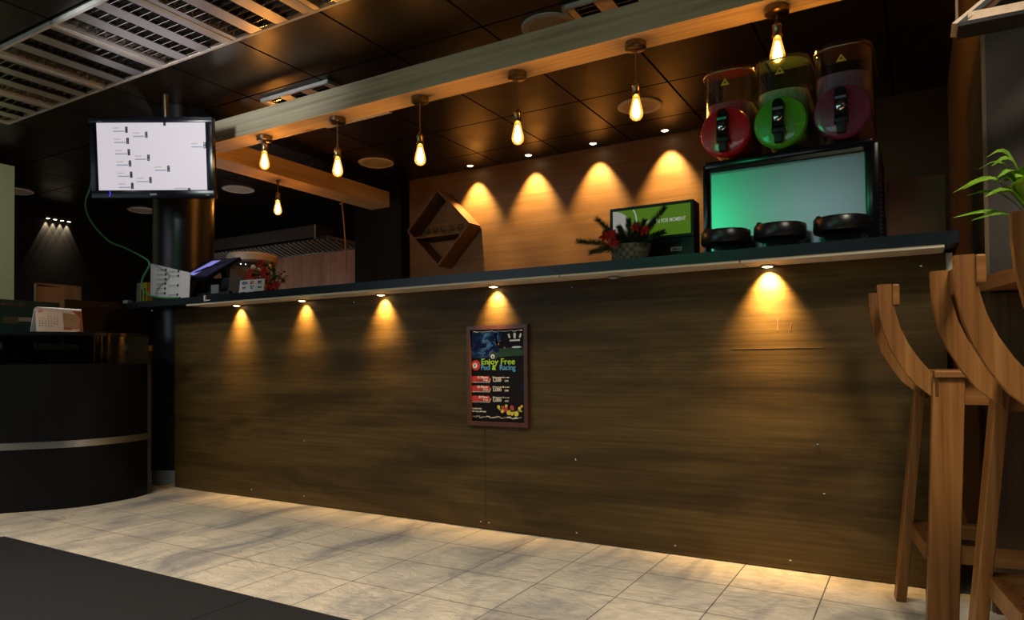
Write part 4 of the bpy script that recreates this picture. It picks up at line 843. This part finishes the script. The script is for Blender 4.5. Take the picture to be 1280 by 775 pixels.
for r_ in range(5):
    for c_ in range(7):
        dn = r_*7+c_-2
        if 1 <= dn <= 30: b.text(str(dn), 0.009, yz(0.0044, -0.108+c_*0.0155, 0.083-r_*0.0135), ext=0.0002, bold=0.02)
b.build('dates', M['ink'], pg)
B().prism([(-0.064, 0.082), (-0.053, 0.082), (-0.053, 0.091), (-0.064, 0.091)], 0.0041, 0.0043, ALONGY).build('marked_day', M['inkyellow'], pg)
b = B()
for k in range(24): b.tube([(-0.014+0.006*math.cos(R(a)), -0.115+k*0.01, 0.132+0.006*math.sin(R(a))) for a in range(0, 361, 45)], 0.0009, 4)
b.build('spiral', M['chrome'], t)

t = thing('leaning_board', 'pale pinkish wood board standing behind the monitors', 'board', (-5.2, 2.59, 0.9))
B().span((-0.02, -0.148, 0.0), (0.0, 0.148, 0.462)).build('panel', M['boardpink'], t)
b = B()
b.span((-0.022, -0.150, 0.0), (0.004, -0.142, 0.465)); b.span((-0.022, 0.142, 0.0), (0.004, 0.150, 0.465)); b.span((-0.022, -0.150, 0.458), (0.004, 0.150, 0.466)); b.build('edging', M['lidwood'], t)
B().prism([(-0.14, 0.44), (0.02, 0.447), (-0.14, 0.456)], 0.0005, 0.002, ALONGY).build('dark_notch', M['black'], t)
tag(B().span((-5.5, 2.2, 0.0), (-4.95, 3.2, 0.9)).span((-5.51, 2.19, 0.87), (-4.94, 3.21, 0.899)).build('back_cabinet', M['black']), 'low black cabinet behind the reception desk', 'cabinet')
t = thing('yellow_box', 'yellow and grey upright folder box left of the column', 'box', (-5.01, 3.08, 0.9))
b = B().span((-0.03, 0, 0), (0.06, 0.05, 0.512)); b.build('yellow_face', M['yellow'], t)
B().prism([(-0.10, 0), (-0.032, 0), (-0.032, 0.512), (-0.07, 0.512)], 0, 0.05, Matrix.Translation((0, 0.05, 0)) @ Matrix.Rotation(R(90), 4, 'X')).build('grey_side', M['greyplastic'], t)
B().tube([(-0.005, -0.002, 0.37), (-0.005, -0.002, 0.47), (0.035, -0.002, 0.47), (0.035, -0.002, 0.37)], 0.0035, 6).build('outline_mark', M['ink'], t)
tag(B().span((-5.16, 3.02, 0.9), (-5.10, 3.06, 1.282), bev=0.003).build('white_bottle_box', M['paper']), 'slim white carton beside the yellow folder box', 'carton')
tag(B().span((-6.36, 0.6, 0.0), (-6.30, 2.797, 2.417)).build('green_partition', M['greenpanel']), 'pale green partition panel at the far left edge', 'partition')

t = thing('wall_spotlight_bar', 'bar of four small lit wall spots on the dark left wall', 'wall light', (-8.0, 3.955, 2.395))
B().span((0.0, -0.14, -0.012), (0.05, 0.14, 0.012), bev=0.004).build('bar', M['black'], t)
for k in range(4):
    y = -0.105+0.07*k
    hd_ = B().lathe([(0.022, 0), (0.022, -0.02), (0.018, -0.022)], 16, Matrix.Translation((0.045, y, -0.008))).build('spot_head', M['darkmetal'], t, 40)
    B().lathe([(0.017, -0.0315), (0, -0.0325)], 16, Matrix.Translation((0.045, y, 0))).build('lens', M['spot'], hd_)
    lamp('wall_spot_lamp', 'SPOT', (-7.983, 3.955+y, 2.36), 26.0, (1, 0.80, 0.52), (0, R(-1), 0), spot_size=R(52), spot_blend=0.25, shadow_soft_size=0.006)

# ------------------------------------------------------------------ floor coverings
def mat_piece(x0, x1, label):
    o = thing('rubber_mat', label, 'mat', ((x0+x1)/2, 0.4, 0), group='black rubber mats')
    w_ = (x1-x0)/2
    B().span((-w_, -1.9, 0.0), (w_, 1.183, 0.010), bev=0.003, seg=1).build('mat_sheet', M['rubber'], o)
    return o
mat_piece(-3.64, -1.935, 'left black rubber floor mat on the pale tiles'); mat_piece(-1.93, -0.7, 'right black rubber floor mat, only its corner in view')
tag(B().tube([(-4.30, 2.80, 0.005), (-4.25, 2.74, 0.005), (-4.20, 2.735, 0.006), (-4.165, 2.76, 0.02)], 0.005, 6, smooth=4).build('floor_cable', M['yellowcable'], None, 60), 'short yellow cable on the floor between desk and bar', 'cable')

# ------------------------------------------------------------------ bar stools and high table on the right
TH = R(7.7)
def stool(x, y, label, rz=TH):
    o = thing('bar_stool', label, 'bar stool', (x, y, 0), (0, 0, rz), group='wooden bar stools')
    # local x faces the table, local y from the near side (-) to the far side (0)
    LAT = -0.275
    def leg(p0, p1, w0, tdir, name='leg'):
        b = B(); a = Vector(p0); c = Vector(p1)
        q = []
        for p in (a, c):
            q += [(p.x, p.y, p.z), (p.x+w0, p.y, p.z), (p.x+w0, p.y+tdir, p.z), (p.x, p.y+tdir, p.z)]
        vs = [b.bm.verts.new(v) for v in q]
        for f in ((0, 3, 2, 1), (4, 5, 6, 7), (0, 1, 5, 4), (1, 2, 6, 5), (2, 3, 7, 6), (3, 0, 4, 7)): b.bm.faces.new([vs[i] for i in f])
        bmesh.ops.bevel(b.bm, geom=list(b.bm.edges), offset=0.002, segments=1, affect='EDGES')
        return b.build(name, M['stool'], o)
    leg((0.0, 0.0, 0), (0.072, 0.0, 0.735), 0.030, 0.062)
    leg((0.042, LAT-0.03, 0), (0.070, LAT-0.03, 0.735), 0.078, 0.030)
    leg((0.42, 0.0, 0), (0.37, 0.0, 0.735), 0.030, 0.062)
    leg((0.40, LAT-0.03, 0), (0.372, LAT-0.03, 0.735), 0.060, 0.030)
    # rails
    B().span((0.045, LAT+0.0, 0.215), (0.075, 0.0, 0.262)).build('rail', M['stoolx'], o)
    B().span((0.05, 0.012, 0.215), (0.41, 0.040, 0.262)).build('rail', M['stoolx'], o)
    B().span((0.12, LAT-0.022, 0.215), (0.41, LAT-0.002, 0.262)).build('rail', M['stoolx'], o)
    B().span((0.39, LAT+0.0, 0.215), (0.415, 0.0, 0.262)).build('rail', M['stoolx'], o)
    st = B().span((0.072, LAT-0.04, 0.736), (0.43, 0.07, 0.756), bev=0.004).build('seat', M['stoolx'], o)
    B().span((0.085, LAT-0.02, 0.66), (0.40, LAT+0.0, 0.735)).build('apron', M['stoolx'], o); B().span((0.085, 0.02, 0.66), (0.40, 0.05, 0.735)).build('apron', M['stoolx'], o)
    # bent back supports
    mid = [(-0.046, 1.008), (-0.045, 0.97), (-0.040, 0.925), (-0.029, 0.875), (-0.010, 0.825), (0.016, 0.778), (0.047, 0.735), (0.078, 0.700)]
    wd = [0.037, 0.038, 0.041, 0.044, 0.047, 0.050, 0.053, 0.055]
    for y0 in (LAT-0.02, -0.012):
        lo, hi = [], []
        for i, (mx, mz) in enumerate(mid):
            a = mid[max(i-1, 0)]; c = mid[min(i+1, len(mid)-1)]; tn = Vector((c[0]-a[0], c[1]-a[1])).normalized(); n = Vector((-tn.y, tn.x))
            wv = wd[i]/2
            lo.append((mx-n.x*wv, mz-n.y*wv)); hi.append((mx+n.x*wv, mz+n.y*wv))
        lo[-1] = (0.079, 0.672); hi[-1] = (0.079, 0.742)
        if lo[3][0] > hi[3][0]: pass
        B().xz(lo+hi[::-1], y0, y0+0.022).build('back_support', M['stool'], o)
    B().span((-0.0265, LAT-0.024, 0.946), (-0.008, 0.014, 1.007), bev=0.004).build('back_rail', M['stoolx'], o)
    hg = B().span((0.075, LAT-0.032, 0.685), (0.083, LAT-0.012, 0.745))
    hg.build('hinge', M['bracket'], o)
    return o
s1 = stool(-0.07, 2.585, 'wooden bar stool farthest from view, standing right against the bar front')
s2 = dup(s1, (0.097, 2.03, 0), None, 'middle wooden bar stool, between the bar front stool and the cut off one')
s3 = dup(s1, (0.19, 1.28, 0), (0, 0, R(4)), 'wooden bar stool cut off by the right edge, only its back support in view')

t = thing('high_ledge', 'brown wooden high ledge table fixed to the dark wall at the right edge', 'table', (0.17, 2.60, 0.998))
B().prism([(0.0, 0.0), (0.33, -1.3), (0.95, -1.3), (0.95, 0.0)], 0.0, 0.042).build('tabletop', M['table'], t)
B().span((0.5, -0.03, -0.12), (0.55, 0.0, -0.0005)).span((0.5, -0.4, -0.03), (0.55, 0.0, -0.0005)).build('wall_bracket', M['darkwood'], t)
struct('trim_5', B().span((0.2015, 2.605, 0), (3.2, 2.6195, 0.99)), M['darkwood'])

t = thing('potted_plant', 'bright green arching leaved plant in a small pot on the high table', 'potted plant', (0.30, 2.33, 1.041))
B().lathe([(0.0, 0), (0.045, 0), (0.056, 0.10), (0.058, 0.105), (0.05, 0.105), (0.048, 0.09), (0, 0.09)], 28).build('pot', M['potbrown'], t, 40)
lv = B()
leaves = [((-0.19, -0.02), 0.10, 0.020, 0.125), ((-0.16, 0.0), 0.125, 0.020, 0.09), ((-0.19, 0.01), 0.05, 0.018, 0.05), ((-0.15, -0.03), 0.02, 0.018, 0.04), ((-0.10, -0.02), 0.19, 0.022, 0.16), ((-0.11, 0.02), 0.24, 0.018, 0.18), ((-0.04, -0.03), 0.20, 0.028, 0.12),
          ((0.03, -0.05), 0.23, 0.022, 0.15), ((-0.07, 0.05), 0.17, 0.024, 0.12), ((0.09, 0.0), 0.17, 0.026, 0.12), ((0.0, 0.06), 0.22, 0.022, 0.14), ((0.13, -0.03), 0.10, 0.024, 0.08), ((-0.06, -0.08), 0.12, 0.030, 0.10), ((-0.02, -0.10), 0.16, 0.028, 0.12), ((0.07, 0.06), 0.2, 0.022, 0.12), ((-0.09, -0.05), 0.14, 0.026, 0.13), ((-0.13, 0.03), 0.20, 0.014, 0.16), ((-0.17, -0.04), 0.11, 0.022, 0.12), ((-0.12, -0.06), 0.08, 0.024, 0.09), ((-0.08, -0.03), 0.11, 0.03, 0.09), ((-0.05, -0.06), 0.15, 0.03, 0.11), ((-0.10, 0.04), 0.13, 0.024, 0.13)]
for (dx, dy), h, wd_, rise in leaves:
    p = []
    n = 9
    for k in range(n+1):
        f = k/n
        p.append(Vector((-0.012+dx*f**1.1, dy*f, 0.10+rise*1.35*math.sin(min(1, f*1.25)*math.pi/2)*(1-0.0*f)-max(0, f-0.55)*(rise*1.35-h*0.8)*1.3)))
    wds = [wd_*1.45*w_ for w_ in (0.2, 0.3, 0.55, 0.85, 1.0, 1.05, 0.95, 0.7, 0.4, 0.04)]
    sd = Vector((dx, dy, 0)).cross(Vector((0, 0, 1))).normalized()+Vector((0, 0, random.choice((-1, 1))*random.uniform(0.35, 0.75)))
    lv.ribbon(p, wds, sd, 0.0008)
lv.build('leaves', M['leaf'], t, 60)
b = B()
for k in range(5): b.tube([(-0.02+0.01*k, 0.006*(k-2), 0.09), (-0.03+0.014*k, 0.008*(k-2), 0.20)], [0.006, 0.003], 6)
b.build('stems', M['stem'], t, 60)

# ------------------------------------------------------------------ hanging timber frame, top right
t = thing('hanging_rack', 'pale timber frame with black edges hanging at the top right corner', 'hanging rack', (0.109, 2.13, 1.654))
P0 = Vector((0, 0, 0)); D1 = Vector((0.50, 0.28, 0.105)); D2 = Vector((0.105, 0.062, 0.098))*4
def bar(p, q, wv, dv, name, mat):
    """rectangular bar from p to q, cross section vectors wv and dv"""
    p, q, wv, dv = Vector(p), Vector(q), Vector(wv), Vector(dv); b = B()
    c = [b.bm.verts.new(v) for v in (p, p+wv, p+wv+dv, p+dv, q, q+wv, q+wv+dv, q+dv)]
    for f in ((0, 3, 2, 1), (4, 5, 6, 7), (0, 1, 5, 4), (1, 2, 6, 5), (2, 3, 7, 6), (3, 0, 4, 7)): b.bm.faces.new([c[i] for i in f])
    return b.build(name, mat, t)
bar((0.0, 0, 0), D1, (0, 0, 0.010), (0.0, 0.09, 0.0), 'lower_edge', M['black'])
bar((0.022, 0.012, 0.0145), D1+Vector((0, 0, 0.0105)), (0, 0, 0.022), (0.0, 0.09, 0), 'lower_board', M['framewood'])
bar((0, 0, 0.0105), D2+Vector((0, 0, 0.0105)), (0.016, 0.008, 0), (0.0, 0.02, 0), 'slanted_edge', M['black'])
bar((-0.014, 0.0, 0.0105), D2+Vector((-0.014, 0, 0.0105)), (0.0135, 0.006, 0), (0.0, 0.09, 0), 'slanted_board', M['framewood'])
bar((-0.004, 0.03, 0.012), (-0.004, 0.03, ZC-1.654), (0.006, 0, 0), (0, 0.006, 0), 'hanger', M['strip'])
bar((0.45, 0.28, 0.13), (0.45, 0.28, ZC-1.654), (0.006, 0, 0), (0, 0.006, 0), 'hanger', M['strip'])
